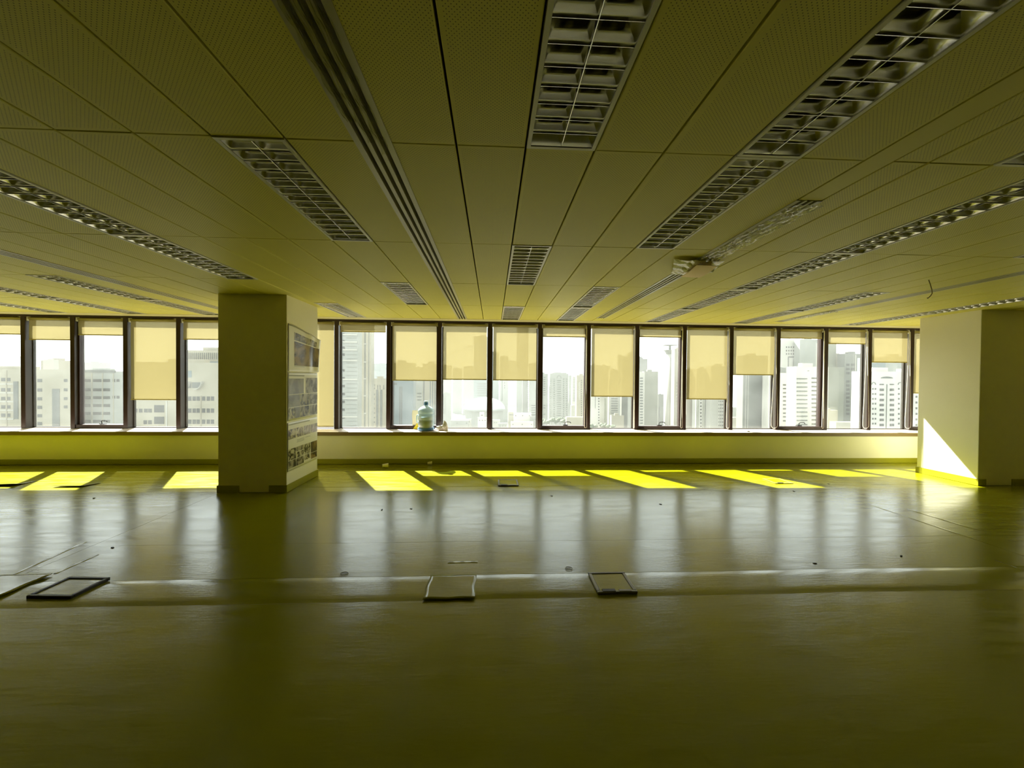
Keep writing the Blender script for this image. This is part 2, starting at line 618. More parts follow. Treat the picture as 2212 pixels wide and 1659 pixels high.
def pan_mesh(wd, ln):
    k = (round(wd, 3), round(ln, 3))
    if k not in pan_cache:
        g, gy = 0.0045, 0.0013
        a, b = wd / 2 - g, ln / 2 - gy
        h = 0.022
        e = 0.003
        mb = MB()
        mb.add([(-a + e, -b + e, 0), (a - e, -b + e, 0), (a - e, b - e, 0), (-a + e, b - e, 0),
                (-a, -b, e), (a, -b, e), (a, b, e), (-a, b, e), (-a, -b, h), (a, -b, h), (a, b, h), (-a, b, h)],
               [(0, 3, 2, 1), (0, 1, 5, 4), (1, 2, 6, 5), (2, 3, 7, 6), (3, 0, 4, 7), (4, 5, 9, 8), (5, 6, 10, 9), (6, 7, 11, 10), (7, 4, 8, 11), (8, 9, 10, 11)])
        pan_cache[k] = mb.mesh('ceiling_panel', PANEL)
    return pan_cache[k]


field = MB()
for c in range(len(LINES) - 1):
    x0, x1 = LINES[c], LINES[c + 1]
    if any(abs(x0 - d[0]) < .005 for d in DIFF):
        continue
    for r in range(len(ROWS) - 1):
        if (c, r) in USED:
            continue
        y0, y1 = ROWS[r], ROWS[r + 1]
        vis = False
        for p in ((x0, y0), (x1, y0), (x0, y1), (x1, y1), ((x0 + x1) / 2, (y0 + y1) / 2)):
            q = seen((p[0], p[1], CEIL))
            if q and -20 < q[0] < 2232 and -20 < q[1]:
                vis = True
        if vis:
            o = obj('ceiling_panel', pan_mesh(x1 - x0, y1 - y0), ceil, ((x0 + x1) / 2, (y0 + y1) / 2, CEIL + random.uniform(-.0006, .0012)))
            o.rotation_euler = (random.uniform(-.0008, .0008), random.uniform(-.003, .003), 0)
        else:
            field.box((x0 + .0045, y0 + .0015, CEIL), (x1 - .0045, y1 - .0015, CEIL + .02))
tag(field.build('ceiling_panel_field', PANEL, ceil), kind='stuff')

# ------------------------------------------------------------------ louvred lights
FW, FL = 0.300, 1.2175


def make_fixture():
    root = empty('louvre_light')
    a, b = FW / 2 - .003, FL / 2 - .002
    r = 0.016
    fr = MB()
    for p, q in (((-a, -b, -.004), (-a + r, b, .004)), ((a - r, -b, -.004), (a, b, .004)), ((-a + r, -b, -.004), (a - r, -b + r, .004)), ((-a + r, b - r, -.004), (a - r, b, .004))):
        fr.box(p, q)
    fr.build('frame', FRAMEW, root)
    # housing: open trough
    h = MB()
    h.box((-a, -b, 0.082), (a, b, 0.086))
    h.box((-a, -b, 0.004), (-a + .003, b, 0.082)); h.box((a - .003, -b, 0.004), (a, b, 0.082))
    h.box((-a + .003, -b, 0.004), (a - .003, -b + .003, 0.082)); h.box((-a + .003, b - .003, 0.004), (a - .003, b, 0.082))
    h.build('housing', mat('trough_enamel', (0.48, 0.47, 0.40), 0.4), root)
    ai, bi = a - r, b - r
    # curved side reflectors
    for s in (-1, 1):
        def fn(u, v, s=s):
            return (s * (ai - .034 * v ** 1.6), -bi + 2 * bi * u, .002 + .05 * v)
        MB().grid(fn, 1, 5).build('side_reflector', STEEL, root, smooth=True)
    for s in (-1, 1):
        def fe(u, v, s=s):
            return (-ai + 2 * ai * u, s * (bi - .026 * v ** 1.6), .002 + .046 * v)
        MB().grid(fe, 1, 5).build('end_reflector', STEEL, root, smooth=True)
    sp = MB()
    prof = [(0.0012, 0.0), (0.006, .012), (.014, .028), (.026, .048)]
    sp.add([(s * w_, y, z) for y in (-bi, bi) for (w_, z) in prof for s in (-1, 1)],
           [(0, 1, 9, 8)] + [(2 * i, 2 * i + 2, 8 + 2 * i + 2, 8 + 2 * i) for i in range(3)] + [(2 * i + 1, 8 + 2 * i + 1, 8 + 2 * i + 3, 2 * i + 3) for i in range(3)] + [(6, 7, 15, 14)])
    sp.build('centre_spine', STEEL, root, smooth=True)
    bl = MB()
    bl.add([(x, s * w_, z) for x in (-ai, ai) for (w_, z) in prof for s in (-1, 1)],
           [(0, 8, 9, 1)] + [(2 * i, 8 + 2 * i, 8 + 2 * i + 2, 2 * i + 2) for i in range(3)] + [(2 * i + 1, 2 * i + 3, 8 + 2 * i + 3, 8 + 2 * i + 1) for i in range(3)] + [(6, 14, 15, 7)])
    bme = bl.mesh('louvre_blade', STEEL, True)
    n = 14
    for i in range(1, n):
        obj('louvre_blade', bme, root, (0, -bi + 2 * bi * i / n, 0))
    for s in (-1, 1):
        MB().lathe([(.013, -bi + .02), (.013, bi - .02)], 10, (s * ai / 2, 0, .066), 'y').build('tube_lamp', TUBE, root, smooth=True)
    return root


fproto = make_fixture()
for i, (c, r, label) in enumerate(FIX):
    o = fproto if i == 0 else copy_tree(fproto)
    o.location = ((LINES[c] + LINES[c + 1]) / 2, (ROWS[r] + ROWS[r + 1]) / 2, CEIL)
    o.scale = ((LINES[c + 1] - LINES[c]) / FW, 1, 1)
    tag(o, label, 'ceiling light', 'louvred ceiling lights')


# slot diffusers
def diffuser(x0, x1, y0, y1, label):
    root = empty('slot_diffuser', ((x0 + x1) / 2, y0, CEIL))
    h = (x1 - x0) / 2 + .006
    MB().box((-h, 0, .06), (h, y1 - y0, .066)).build('backing', BLACK, root)
    n = 3
    edge = 0.0265
    slot = 0.0215
    bar = (2 * h - 2 * edge - 3 * slot) / 2
    x = -h
    for wd in (edge, bar, bar, edge):
        b_ = MB().box((x, 0, -.003), (x + wd, y1 - y0, .045)).build('slot_bar', BARC, root)
        x += wd + slot
    tag(root, label, 'air diffuser', 'linear slot diffusers')
    return root


diffuser(-0.585, -0.44, ROWS[10], YE - .003, 'long triple-slot air diffuser left of centre, running to the windows')
diffuser(1.665, 1.80, 2.08, 6.25, 'triple-slot air diffuser right of centre behind the torn paper')
for (xa, xb, ya, yb) in [(1.665, 1.80, ROWS[9], 2.076), (1.665, 1.80, 6.254, YE), (4.69, 4.83, ROWS[9], 1.696), (4.69, 4.83, 6.304, YE), (-4.07, -3.92, ROWS[9], 1.696), (-4.07, -3.92, 6.304, YE)]:
    MB().box((xa + .004, ya + .0015, CEIL), (xb - .004, yb - .0015, CEIL + .02)).build('ceiling_panel', PANEL, ceil)
diffuser(4.69, 4.83, 1.7, 6.3, 'triple-slot air diffuser at far right above the right column')
diffuser(-4.07, -3.92, 1.7, 6.3, 'triple-slot air diffuser at far left, left of the left column')

# plastic film left in and over the diffusers
FILM = film_mat('clear_plastic_film', (0.78, 0.77, 0.66), 0.62, 0.12)
FILM2 = film_mat('thin_clear_wisp', (0.75, 0.75, 0.62), 0.93, 0.10)


def film_strip(name, x0, x1, y0, y1, z, amp, label, seed, n=60):
    rnd = random.Random(seed)
    ph = [rnd.uniform(0, 6.28) for _ in range(8)]
    cx, cy0 = (x0 + x1) / 2, (y0 + y1) / 2

    def fn(a, b):
        x = x0 + (x1 - x0) * a + .004 * math.sin(31 * b + ph[0])
        y = y0 + (y1 - y0) * b
        zz = z - amp * .7 * abs(math.sin(13 * a + 2.2 * math.sin(5 * b + ph[1]) + ph[0])) - amp * .5 * abs(math.sin(21 * a - 3 * b + 3 * math.sin(11 * b + ph[2]))) - amp * .25 * abs(math.sin(37 * b + 5 * a + ph[3]))
        return (x - cx, y - cy0, zz - CEIL)
    o = MB().grid(fn, 14, n).build(name, FILM2 if x1 - x0 < .06 else FILM, None, smooth=False, loc=(cx, cy0, CEIL))
    tag(o, label, 'plastic film')
    return o


film_strip('plastic_film', 1.665, 1.83, 2.10, 3.12, CEIL - .006, .012, 'crinkled clear plastic film stuck over the right slot diffuser', 3)
film_strip('plastic_film', -0.575, -0.535, 0.9, 1.55, CEIL + .004, .012, 'wisp of clear film in the left slot of the long diffuser', 4)
film_strip('plastic_film', -0.53, -0.495, 0.9, 1.68, CEIL + .002, .012, 'wisp of clear film in the middle slot of the long diffuser', 5)
film_strip('plastic_film', -0.49, -0.455, 0.9, 1.76, CEIL + .002, .014, 'wisp of clear film in the right slot of the long diffuser', 6)
film_strip('plastic_film', 4.68, 4.82, 5.25, 5.95, CEIL - .004, .010, 'loose film hanging at the far right diffuser near the windows', 8)


# torn paper and board hanging from the ceiling
def crumple():
    rnd = random.Random(11)
    ph = [rnd.uniform(0, 6.28) for _ in range(6)]

    def fn(a, b):
        x = -0.16 + .36 * a + .05 * (b - .5) + .12 * (1 - a) * (b - .5)
        y = -0.22 + .42 * b
        z = -0.034 - .010 * abs(math.sin(9 * a + 4 * b + ph[0])) - .008 * abs(math.sin(13 * b - 6 * a + ph[1])) - .004 * abs(math.sin(31 * a + 11 * b + ph[2])) + .026 * abs(b - .5) * 2
        return (x, y, z)
    root = empty('torn_ceiling_paper', (1.70, 3.32, CEIL))
    o = MB().grid(fn, 14, 14).build('crumpled_sheet', print_mat('newsprint', (0.62, 0.60, 0.50), (0.90, 0.88, 0.78), 70, 3), root)
    solid(o, .0012)
    b = MB().grid(lambda a, b: (-.045 + .17 * a + .04 * b, -.20 + .36 * b, -.052 - .012 * math.sin(3.1 * b) - .006 * a), 4, 8).build('tan_board', mat('tan_card', (0.90, 0.68, 0.34), 0.6), root)
    solid(b, .003)
    tag(root, 'torn crumpled paper with a tan card hanging from the ceiling diffuser', 'paper')


crumple()
wp = [Vector((4.213, 3.595, CEIL + .01)), Vector((4.213, 3.595, CEIL - .005)), Vector((4.228, 3.595, CEIL - .04)), Vector((4.245, 3.595, CEIL - .09)), Vector((4.25, 3.595, CEIL - .13)), Vector((4.235, 3.595, CEIL - .155)), Vector((4.205, 3.595, CEIL - .18)), Vector((4.20, 3.595, CEIL - .172))]
org = Vector((4.213, 3.595, CEIL))
tag(MB().tube([p - org for p in wp], .004, 6).build('hanging_wire', mat('dull_wire', (0.25, 0.22, 0.10), .6), None, True, org), 'thin bent wire hanging from the ceiling near the right column', 'wire')

# ------------------------------------------------------------------ windows
OFF = 5
SASH = {OFF + k for k in (3, 9, 12, 14, 17, 20)}      # bays (index of the left mullion) with an opening sash
hd = MB().box((MULL[0] - .04, MFY, CEIL - .034), (MULL[-1] + .04, 6.95, CEIL + .16)).build('trim_3', BROWN)
tag(hd, 'dark brown head frame along the window band', kind='structure')


def mullion(x, parent, org):
    mb = MB().box((x - .034 - org.x, MFY - org.y, 0), (x + .034 - org.x, MFY + .012 - org.y, CEIL - SILLZ - .034))
    o = mb.build('mullion', BROWN, parent)
    mb = MB().box((x - .034 - org.x, MFY + .012 - org.y, 0), (x + .034 - org.x, MBY - org.y, CEIL - SILLZ - .034))
    mb.build('mullion_return', BROWN2, parent)


def handle(x, parent, org, z):
    hb = MB().box((x - .045, MFY + .075, z), (x + .035, MFY + .125, z + .014))
    pts = [(x - .012, MFY + .09, z + .01), (x - .012, MFY + .085, z + .045), (x - .004, MFY + .08, z + .058), (x + .012, MFY + .078, z + .063), (x + .06, MFY + .075, z + .063), (x + .078, MFY + .073, z + .058), (x + .088, MFY + .07, z + .042)]
    hb.tube(pts, .0065, 8)
    hb.v = [(p[0] - org.x, p[1] - org.y, p[2] - org.z) for p in hb.v]
    hb.build('handle', BLACK, parent, smooth=False)


HANDLES = {OFF + 3: at(222, 915, 6.88).x, OFF + 12: at(1222, 915, 6.88).x, OFF + 14: at(1425, 915, 6.88).x, OFF + 17: at(1727, 915, 6.88).x, OFF + 20: 8.1}
for i in range(len(MULL) - 1):
    xa, xb = MULL[i] + .034, MULL[i + 1] - .034
    org = Vector(((xa + xb) / 2, GY, SILLZ))
    wn = empty('window_%d' % (i + 1), org)
    tag(wn, kind='structure')
    mullion(MULL[i], wn, org)
    if i == len(MULL) - 2:
        mullion(MULL[i + 1], wn, org)
    hx = (xb - xa) / 2
    T = CEIL - .034 - SILLZ
    if i in SASH:
        s = .028
        fr = MB().box((-hx, -.115, 0), (hx, .01, .062)).box((-hx, -.075, T - .05), (hx, .01, T)).box((-hx, -.075, .062), (-hx + s, .01, T - .05)).box((hx - s, -.075, .062), (hx, .01, T - .05))
        bevel(fr.build('sash_frame', BROWN, wn), .003)
        MB().box((-hx + s, -.036, .062), (hx - s, -.030, T - .05)).build('pane', GLASS, wn)
        if HANDLES.get(i):
            handle(HANDLES[i], wn, org, SILLZ + .062)
    else:
        s = .014
        fr = MB().box((-hx, -.02, 0), (hx, .02, .014)).box((-hx, -.02, T - .03), (hx, .02, T)).box((-hx, -.02, .014), (-hx + s, .02, T - .03)).box((hx - s, -.02, .014), (hx, .02, T - .03))
        fr.build('glazing_frame', BROWN2, wn)
        MB().box((-hx + s, -.003, .014), (hx - s, .003, T - .03)).build('pane', GLASS, wn)

# ------------------------------------------------------------------ roller blinds
BLY = 6.828
BL = {  # bay: (u, v of the hem), cord loop (half width, drop) or None, label
    1: ((22, 721.5), None, 'roller blind rolled nearly up at the left picture edge'),
    2: ((100, 733.5), None, 'short roller blind, second from the left picture edge'),
    3: ((212, 723.5), None, 'short roller blind above the left window with a handle'),
    4: ((330, 863), None, 'long roller blind let well down left of the left column'),
    5: ((430, 733), None, 'short roller blind touching the left side of the left column'),
    6: ((560, 860), None, 'roller blind hidden behind the left column'),
    7: ((700, 921), None, 'fully lowered roller blind just right of the left column'),
    8: ((785, 716.5), None, 'almost fully raised roller blind with the pale tower behind'),
    9: ((895, 821.5), None, 'half-lowered roller blind above the water bottle'),
    10: ((1000, 819.5), None, 'half-lowered roller blind above the left half of the dome'),
    11: ((1110, 821), None, 'half-lowered roller blind above the right half of the dome'),
    12: ((1220, 727.5), (.020, 1.62), 'short roller blind above the centre window with a handle'),
    13: ((1325, 856), (.010, 1.60), 'long roller blind right of the centre handle window'),
    14: ((1428, 728), (.014, 1.62), 'short roller blind above the saucer-topped tower'),
    15: ((1530, 862), (.030, 1.62), 'long roller blind right of the saucer-topped tower'),
    16: ((1632, 809.5), (.058, 1.62), 'roller blind let halfway down above the grey slab tower'),
    17: ((1732, 730.5), (.014, 1.62), 'short roller blind above the white balcony building'),
    18: ((1830, 742.5), (.055, 1.62), 'short roller blind second from the right column'),
    19: ((1925, 782.5), (.055, 1.62), 'roller blind a third down beside the right column'),
    20: ((1982, 849), None, 'sliver of roller blind partly hidden by the right column'),
}
# bays are indexed by their left mullion; bay 1 is the first seen at the left edge
HEMZ = {}
for i, ((u, v), cord, label) in BL.items():
    if i > 20:
        HEMZ[i] = 1.1
    else:
        HEMZ[i] = at(u, v, BLY).z
for i, ((u, v), cord, label) in BL.items():
    xa, xb = MULL[i + OFF] + .034, MULL[i + OFF + 1] - .034
    hx = (xb - xa) / 2
    org = Vector(((xa + xb) / 2, BLY, CEIL - .10))
    root = empty('roller_blind', org)
    z0 = HEMZ[i] - org.z
    rnd = random.Random(i)
    fab = MB()
    e = .022
    ph = rnd.uniform(0, 6)

    def fn(a, b, hx=hx, z0=z0, e=e, ph=ph):
        x = -hx + e + (2 * hx - 2 * e) * a
        z = .018 + (z0 - .018) * b
        return (x, .0 + .0022 * math.sin(2.1 * a + ph) * b + .0012 * math.sin(9 * b + 3 * a + ph), z)
    fab.grid(fn, 6, 10)
    fab.build('cloth', CLOTH, root, smooth=True)
    MB().lathe([(.030, -hx + .014), (.030, hx - .014)], 18, (0, .022, .042), 'x').build('roller', TUBEB, root, smooth=True)
    MB().box((-hx + .004, -.018, .066), (hx - .004, .05, .074)).build('head_rail', BRACK, root)
    hb = MB().box((-hx + e, -.006, z0 - .009), (hx - e, .006, z0 + .009)).build('hem_bar', HEMC, root)
    bevel(hb, .003)
    for s in (-1, 1):
        bk = MB().box((s * hx - (.014 if s > 0 else 0), -.02, 0.0), (s * hx + (0 if s > 0 else .014), .052, .074))
        bk.box((s * hx - (.05 if s > 0 else 0), -.02, .060), (s * hx + (0 if s > 0 else .05), .0, .074))
        bevel(bk.build('bracket', BRACK, root), .004)
    if cord:
        hw, drop = cord
        cx = hx - .010 - max(hw - .02, 0) * .35
        pts = []
        N_ = 28
        zb = SILLZ + .03 - org.z
        ztop = .03
        for k in range(N_ + 1):       # down one side
            t = k / N_
            wv = hw * (0.20 + .80 * min(1, t * 1.08) ** 1.6)
            pts.append((cx - wv, -.035, ztop + (zb + hw - ztop) * t))
        for k in range(1, 8):
            a = math.pi * k / 8
            pts.append((cx - hw * math.cos(a), -.035, zb + hw - hw * math.sin(a)))
        for k in range(N_, -1, -1):
            t = k / N_
            wv = hw * (0.20 + .80 * min(1, t * 1.08) ** 1.6)
            pts.append((cx + wv, -.035, ztop + (zb + hw - ztop) * t))
        MB().tube(pts, .0042, 6, closed=True).build('cord_loop', CORD, root, smooth=True)
    if label is None:
        label = 'roller blind in a window out of view beyond the picture edge'
        tag(root, label, 'blind', 'roller blinds out of view')
    else:
        tag(root, label, 'blind', 'cream roller blinds along the window band')

# ------------------------------------------------------------------ columns
COLF = mat('column_paint', (0.83, 0.80, 0.62), 0.6, noise=0.03, nscale=4, bump=0.12, bscale=180)


def column(x0, x1, y0, y1, label, gaps):
    org = Vector(((x0 + x1) / 2, (y0 + y1) / 2, 0))
    root = empty('column', org)
    hx, hy = (x1 - x0) / 2, (y1 - y0) / 2
    bevel(MB().box((-hx, -hy, 0), (hx, hy, CEIL + .15)).build('shaft', COLF, root), .006, 2)
    t, h = .010, .088
    MB().box((hx, -hy - t, 0), (hx + t, hy + t, h)).build('skirting', BASEB, root)
    MB().box((-hx - t, -hy - t, 0), (-hx, hy + t, h)).build('skirting', BASEB, root)
    MB().box((-hx, hy, 0), (hx, hy + t, h)).build('skirting', BASEB, root)
    for a, b in gaps:
        MB().box((a - org.x, -hy - t, 0), (b - org.x, -hy, h)).build('skirting', BASEB, root)
    tag(root, label, kind='structure')


CX0, CX1, CY0, CY1 = -3.30, -2.496, 4.865, 5.70
column(CX0, CX1, CY0, CY1, 'square white column at left with posters on its side', [(CX0, -3.05), (-2.70, CX1)])
DX0, DX1, DY0, DY1 = 6.63, 7.45, 5.00, 5.77
column(DX0, DX1, DY0, DY1, 'square white column at right with a patch of sun on it', [(DX0, 6.74), (7.12, DX1)])

# posters on the right side of the left column --------------------------------
PX = CX1 + .0035
PRINTS = [print_mat('printed_picture_a', (0.05, 0.045, 0.03), (0.36, 0.33, 0.25), 7, 1.0),
          print_mat('printed_picture_b', (0.10, 0.09, 0.08), (0.34, 0.32, 0.28), 9, 5.0),
          print_mat('printed_picture_c', (0.03, 0.03, 0.02), (0.50, 0.46, 0.33), 12, 9.0),
          print_mat('printed_picture_grey', (0.16, 0.15, 0.14), (0.26, 0.25, 0.22), 5, 13.0),
          print_mat('printed_picture_brown', (0.05, 0.035, 0.012), (0.24, 0.17, 0.06), 4, 21.0)]


def poster(label, y0, y1, z0, z1, curl, pics, texts):
    org = Vector((PX, (y0 + y1) / 2, (z0 + z1) / 2))
    root = empty('poster', org)

    def P(y, z, d):
        s = (y - y0) / (y1 - y0); t = (z - z0) / (z1 - z0)
        k = max(0, s - .45) / .55
        x = d + .002 * math.sin(5 * s + 3 * t) + .002
        zz = z
        if curl:
            fold = max(0, (s * .75 + t * .55) - .72) / .58
            x += curl * fold ** 1.6 * (1 + .35 * math.sin(16 * s + 2 * t)) + .012 * k * (1 + math.sin(21 * s))
            zz -= .16 * (max(0, s - .15) ** 1.3) * t ** 2
        return (x, y - org.y, zz - org.z)

    def patch(a, b, c, d, off, name, m_, parent, n=(10, 10)):
        return MB().grid(lambda u, v: P(a + (b - a) * u, c + (d - c) * v, off), *n).build(name, m_, parent, smooth=True)
    sh = patch(y0, y1, z0, z1, 0, 'sheet', PAPER, root, (24, 18))
    solid(sh, .0006)
    for (a, b, c, d, k) in pics:
        patch(a, b, c, d, .0016, 'printed_picture', PRINTS[k], sh, (12, 8))
    for (a, b, c, d) in texts:
        patch(a, b, c, d, .0016, 'printed_text_line', INK, sh, (6, 1))
    patch(y0, y0 + .012, z0, z1, .0018, 'tape_strip', TAPE, sh, (1, 6))
    tag(root, label, 'poster', 'posters on the left column')
    return root


poster('top poster with a large brown picture and curling corner', 4.885, 5.685, 1.476, 2.058, .030,
       [(5.03, 5.20, 1.87, 1.97, 0), (5.20, 5.60, 1.87, 1.97, 1), (5.03, 5.66, 1.55, 1.855, 4)],
       [(4.90, 5.40, 2.035, 2.05), (5.03, 5.30, 1.535, 1.542)])
poster('middle poster with grey pictures in three rows', 4.880, 5.68, 0.866, 1.462, 0,
       [(4.90, 5.285, 1.19, 1.385, 3), (5.34, 5.675, 1.19, 1.395, 1), (4.90, 5.18, 1.03, 1.182, 3), (5.19, 5.43, 1.03, 1.182, 0), (5.44, 5.68, 1.03, 1.182, 1),
        (4.90, 5.05, 0.885, 1.022, 2), (5.055, 5.18, 0.885, 1.022, 3), (5.19, 5.43, 0.885, 1.022, 0), (5.44, 5.68, 0.885, 1.022, 1)],
       [(4.90, 5.3, 1.415, 1.43)])
poster('bottom poster with two rows of small pictures', 4.872, 5.68, 0.245, 0.842, 0,
       [(4.89, 5.075, .635, .757, 2), (5.095, 5.275, .637, .757, 2), (5.295, 5.475, .638, .757, 1), (5.49, 5.675, .64, .757, 1),
        (4.89, 5.08, .375, .515, 2), (5.09, 5.28, .455, .515, 0), (5.09, 5.28, .375, .448, 2), (5.29, 5.475, .375, .512, 2), (5.49, 5.675, .365, .512, 4),
        (4.89, 5.08, .275, .37, 0), (5.09, 5.28, .275, .37, 0), (5.29, 5.475, .30, .37, 2), (5.49, 5.675, .28, .36, 4)],
       [(4.90, 5.45, .808, .822), (5.1, 5.3, .60, .606), (5.1, 5.3, .585, .591), (5.1, 5.3, .57, .576), (5.33, 5.47, .60, .606)])

# ------------------------------------------------------------------ things on the sill
BWAT = film_mat('blue_tinted_bottle', (0.62, 0.74, 0.80), 0.42, 0.12)
BBLUE = mat('blue_bottle_plastic', (0.10, 0.24, 0.50), 0.25)
bl_c = Vector((-1.115, 6.62, SILLZ))
bot = empty('water_bottle', bl_c)
prof = [(.118, .0), (.132, .008), (.136, .03), (.134, .052), (.124, .062), (.126, .075), (.134, .085), (.134, .17), (.128, .176), (.128, .186), (.134, .192), (.134, .275), (.128, .281), (.128, .291), (.134, .297), (.135, .335), (.128, .355), (.100, .385), (.060, .408), (.036, .418), (.032, .43), (.032, .455)]
MB().lathe(prof, 36).build('body', BWAT, bot, smooth=True)
MB().lathe([(.120, .004), (.1345, .009), (.1385, .03), (.136, .052), (.126, .058)], 36).build('base_ring', BBLUE, bot, smooth=True)
MB().lathe([(.034, .43), (.036, .435), (.034, .47), (.031, .475)], 20).build('neck', BBLUE, bot, smooth=True)
MB().lathe([(.037, .476), (.037, .488), (.034, .496)], 20).build('cap', mat('pale_blue_cap', (0.45, 0.62, 0.80), .3), bot, smooth=True)
MB().lathe([(.10, .066), (.118, .08), (.119, .16), (.11, .21), (.07, .235)], 24, (-.006, 0, 0)).build('residue', film_mat('murky_residue', (0.09, 0.105, 0.075), 0.40, .5), bot, smooth=True)
MB().tube([(-.128, -.03, .13), (-.146, -.04, .15), (-.148, -.045, .20), (-.146, -.04, .25), (-.128, -.03, .27)], .009, 8).build('grip', BWAT, bot, smooth=True)
tag(bot, 'large blue-tinted water bottle standing on the window sill', 'bottle')

bd = empty('leaning_card', (-1.33, 6.80, SILLZ))
c1 = MB().grid(lambda a, b: (-.06 + .15 * a + .008 * math.sin(6 * b), .012 + .07 * b, .002 + .315 * b), 3, 6).build('card_sheet', mat('cream_card', (0.82, 0.74, 0.50), .6), bd)
solid(c1, .004)
c2 = MB().add([(-.035, -.012, .004), (.09, -.012, .004), (.09, .02, .185)], [(0, 1, 2)]).build('yellow_corner', mat('yellow_card', (0.75, 0.60, 0.03), .5), bd)
solid(c2, .004)
tag(bd, 'cream card with a yellow corner leaning behind the water bottle', 'card')

pr = random.Random(5)


def wad(name, c, sx, sy, sz, m_, label, seed, cat):
    bm = bmesh.new()
    bmesh.ops.create_icosphere(bm, subdivisions=3, radius=1)
    rnd = random.Random(seed)
    dirs = [Vector((rnd.uniform(-1, 1), rnd.uniform(-1, 1), rnd.uniform(-1, 1))).normalized() for _ in range(9)]
    for v in bm.verts:
        k = 1 + sum(.10 * math.sin(7 * v.co.dot(d) + i) for i, d in enumerate(dirs))
        v.co = Vector((v.co.x * sx * k, v.co.y * sy * k, max(-.92, v.co.z * k) * sz))
    zmin = min(v.co.z for v in bm.verts)
    for v in bm.verts:
        v.co.z -= zmin
    me = bpy.data.meshes.new(name)
    bm.to_mesh(me); bm.free()
    me.materials.append(m_)
    o = obj(name, me, None, c)
    tag(o, label, cat)
    return o


WPAP = mat('white_tissue', (0.80, 0.78, 0.70), .7)
pb = empty('paper_bag', (-.86, 6.62, SILLZ))
o1 = wad('crumpled_part', (0, 0, 0), .085, .05, .042, WPAP, None, 3, None); o1.parent = pb
o2 = wad('twisted_end', (.06, .03, .0), .04, .03, .075, WPAP, None, 9, None); o2.parent = pb
o3 = MB().box((.05, -.06, 0), (.115, -.055, .07)).build('label_flap', WPAP, pb)
tag(pb, 'crumpled white paper bag on the sill beside the water bottle', 'paper bag')
wad('paper_scrap', tuple(at(1617, 931, 6.55)[:2]) + (SILLZ,), .02, .012, .008, WPAP, 'tiny white paper scrap on the sill below the grey slab tower', 6, 'scrap')

# ------------------------------------------------------------------ things on the floor
CUP = mat('paper_cup', (0.70, 0.66, 0.50), .6)


def cup(x, y, rot, label, s=1.0):
    root = empty('paper_cup', (x, y, 0))
    L_ = .085 * s; r0, r1 = .024 * s, .036 * s
    prof = [(r0, 0), (r1, L_)]
    body = MB()
    n = 20
    vs = [(r * math.cos(2 * math.pi * k / n), z, r * math.sin(2 * math.pi * k / n)) for r, z in prof for k in range(n)]
    body.add(vs, [(k, (k + 1) % n, n + (k + 1) % n, n + k) for k in range(n)] + [tuple(range(n))])
    b_ = body.build('cup_wall', CUP, root, smooth=False)
    solid(b_, .0012)
    MB().tube([(r1 * math.cos(2 * math.pi * k / n), L_, r1 * math.sin(2 * math.pi * k / n)) for k in range(n)], .002, 6, closed=True).build('rim', CUP, root, smooth=True)
    root.location.z = r1 + .003
    root.rotation_euler = (math.atan2(r1 - r0, L_) * -1 * 0, 0, rot)
    tag(root, label, 'cup', 'paper cups on the floor')


cup(-1.70, 6.14, math.radians(-72), 'paper cup lying on the floor, nearer the left column')
cup(-1.04, 6.34, math.radians(-78), 'paper cup lying close to the skirting below the water bottle', .82)

BOXM = mat('grey_box_frame', (0.16, 0.155, 0.13), .35, metal=.4)
BLKF = mat('black_box_frame', (0.015, 0.015, 0.012), .45)


def floor_box(x0, x1, y0, y1, label, fm, lift=0.012, tilt=0.0, notch=True, rot=0.0):
    cx, cy0 = (x0 + x1) / 2, (y0 + y1) / 2
    root = empty('floor_box', (cx, cy0, 0.001))
    hx, hy = (x1 - x0) / 2, (y1 - y0) / 2
    t = .022
    fr = MB().box((-hx, -hy, 0), (hx, -hy + t, lift)).box((-hx, hy - t, 0), (hx, hy, lift)).box((-hx, -hy + t, 0), (-hx + t, hy - t, lift)).box((hx - t, -hy + t, 0), (hx, hy - t, lift))
    bevel(fr.build('frame', fm, root), .004)
    ld = MB().box((-hx + t + .002, -hy + t + .002, 0), (hx - t - .002, hy - t - .002, lift * .7)).build('lid', FLOOR, root)
    ld.rotation_euler = (tilt, 0, 0)
    if notch:
        MB().box((-hx * .72, -hy + .004, 0), (-hx * .08, -hy + t + .012, lift + .003)).build('cable_flap', BLACK, root)
        MB().box((hx * .12, -hy + .006, 0), (hx * .72, -hy + t + .006, lift + .002)).build('cable_flap', fm, root)
    root.rotation_euler = (0, 0, rot)
    tag(root, label, 'floor box', 'floor outlet boxes')


floor_box(.694, .959, 2.498, 2.765, 'square floor outlet box with grey frame in the middle foreground', BOXM, .016)
floor_box(-2.895, -2.612, 2.56, 2.80, 'floor outlet box with a thick black frame at left', BLKF, .022, notch=False, rot=-.06)
floor_box(.081, .352, 5.10, 5.397, 'small floor outlet box near the windows in the centre', BOXM, .010)
floor_box(3.875, 4.135, 5.145, 5.412, 'floor outlet box lying in the sun patch at right', mat('pale_box_frame', (0.42, 0.40, .05), .4), .006)


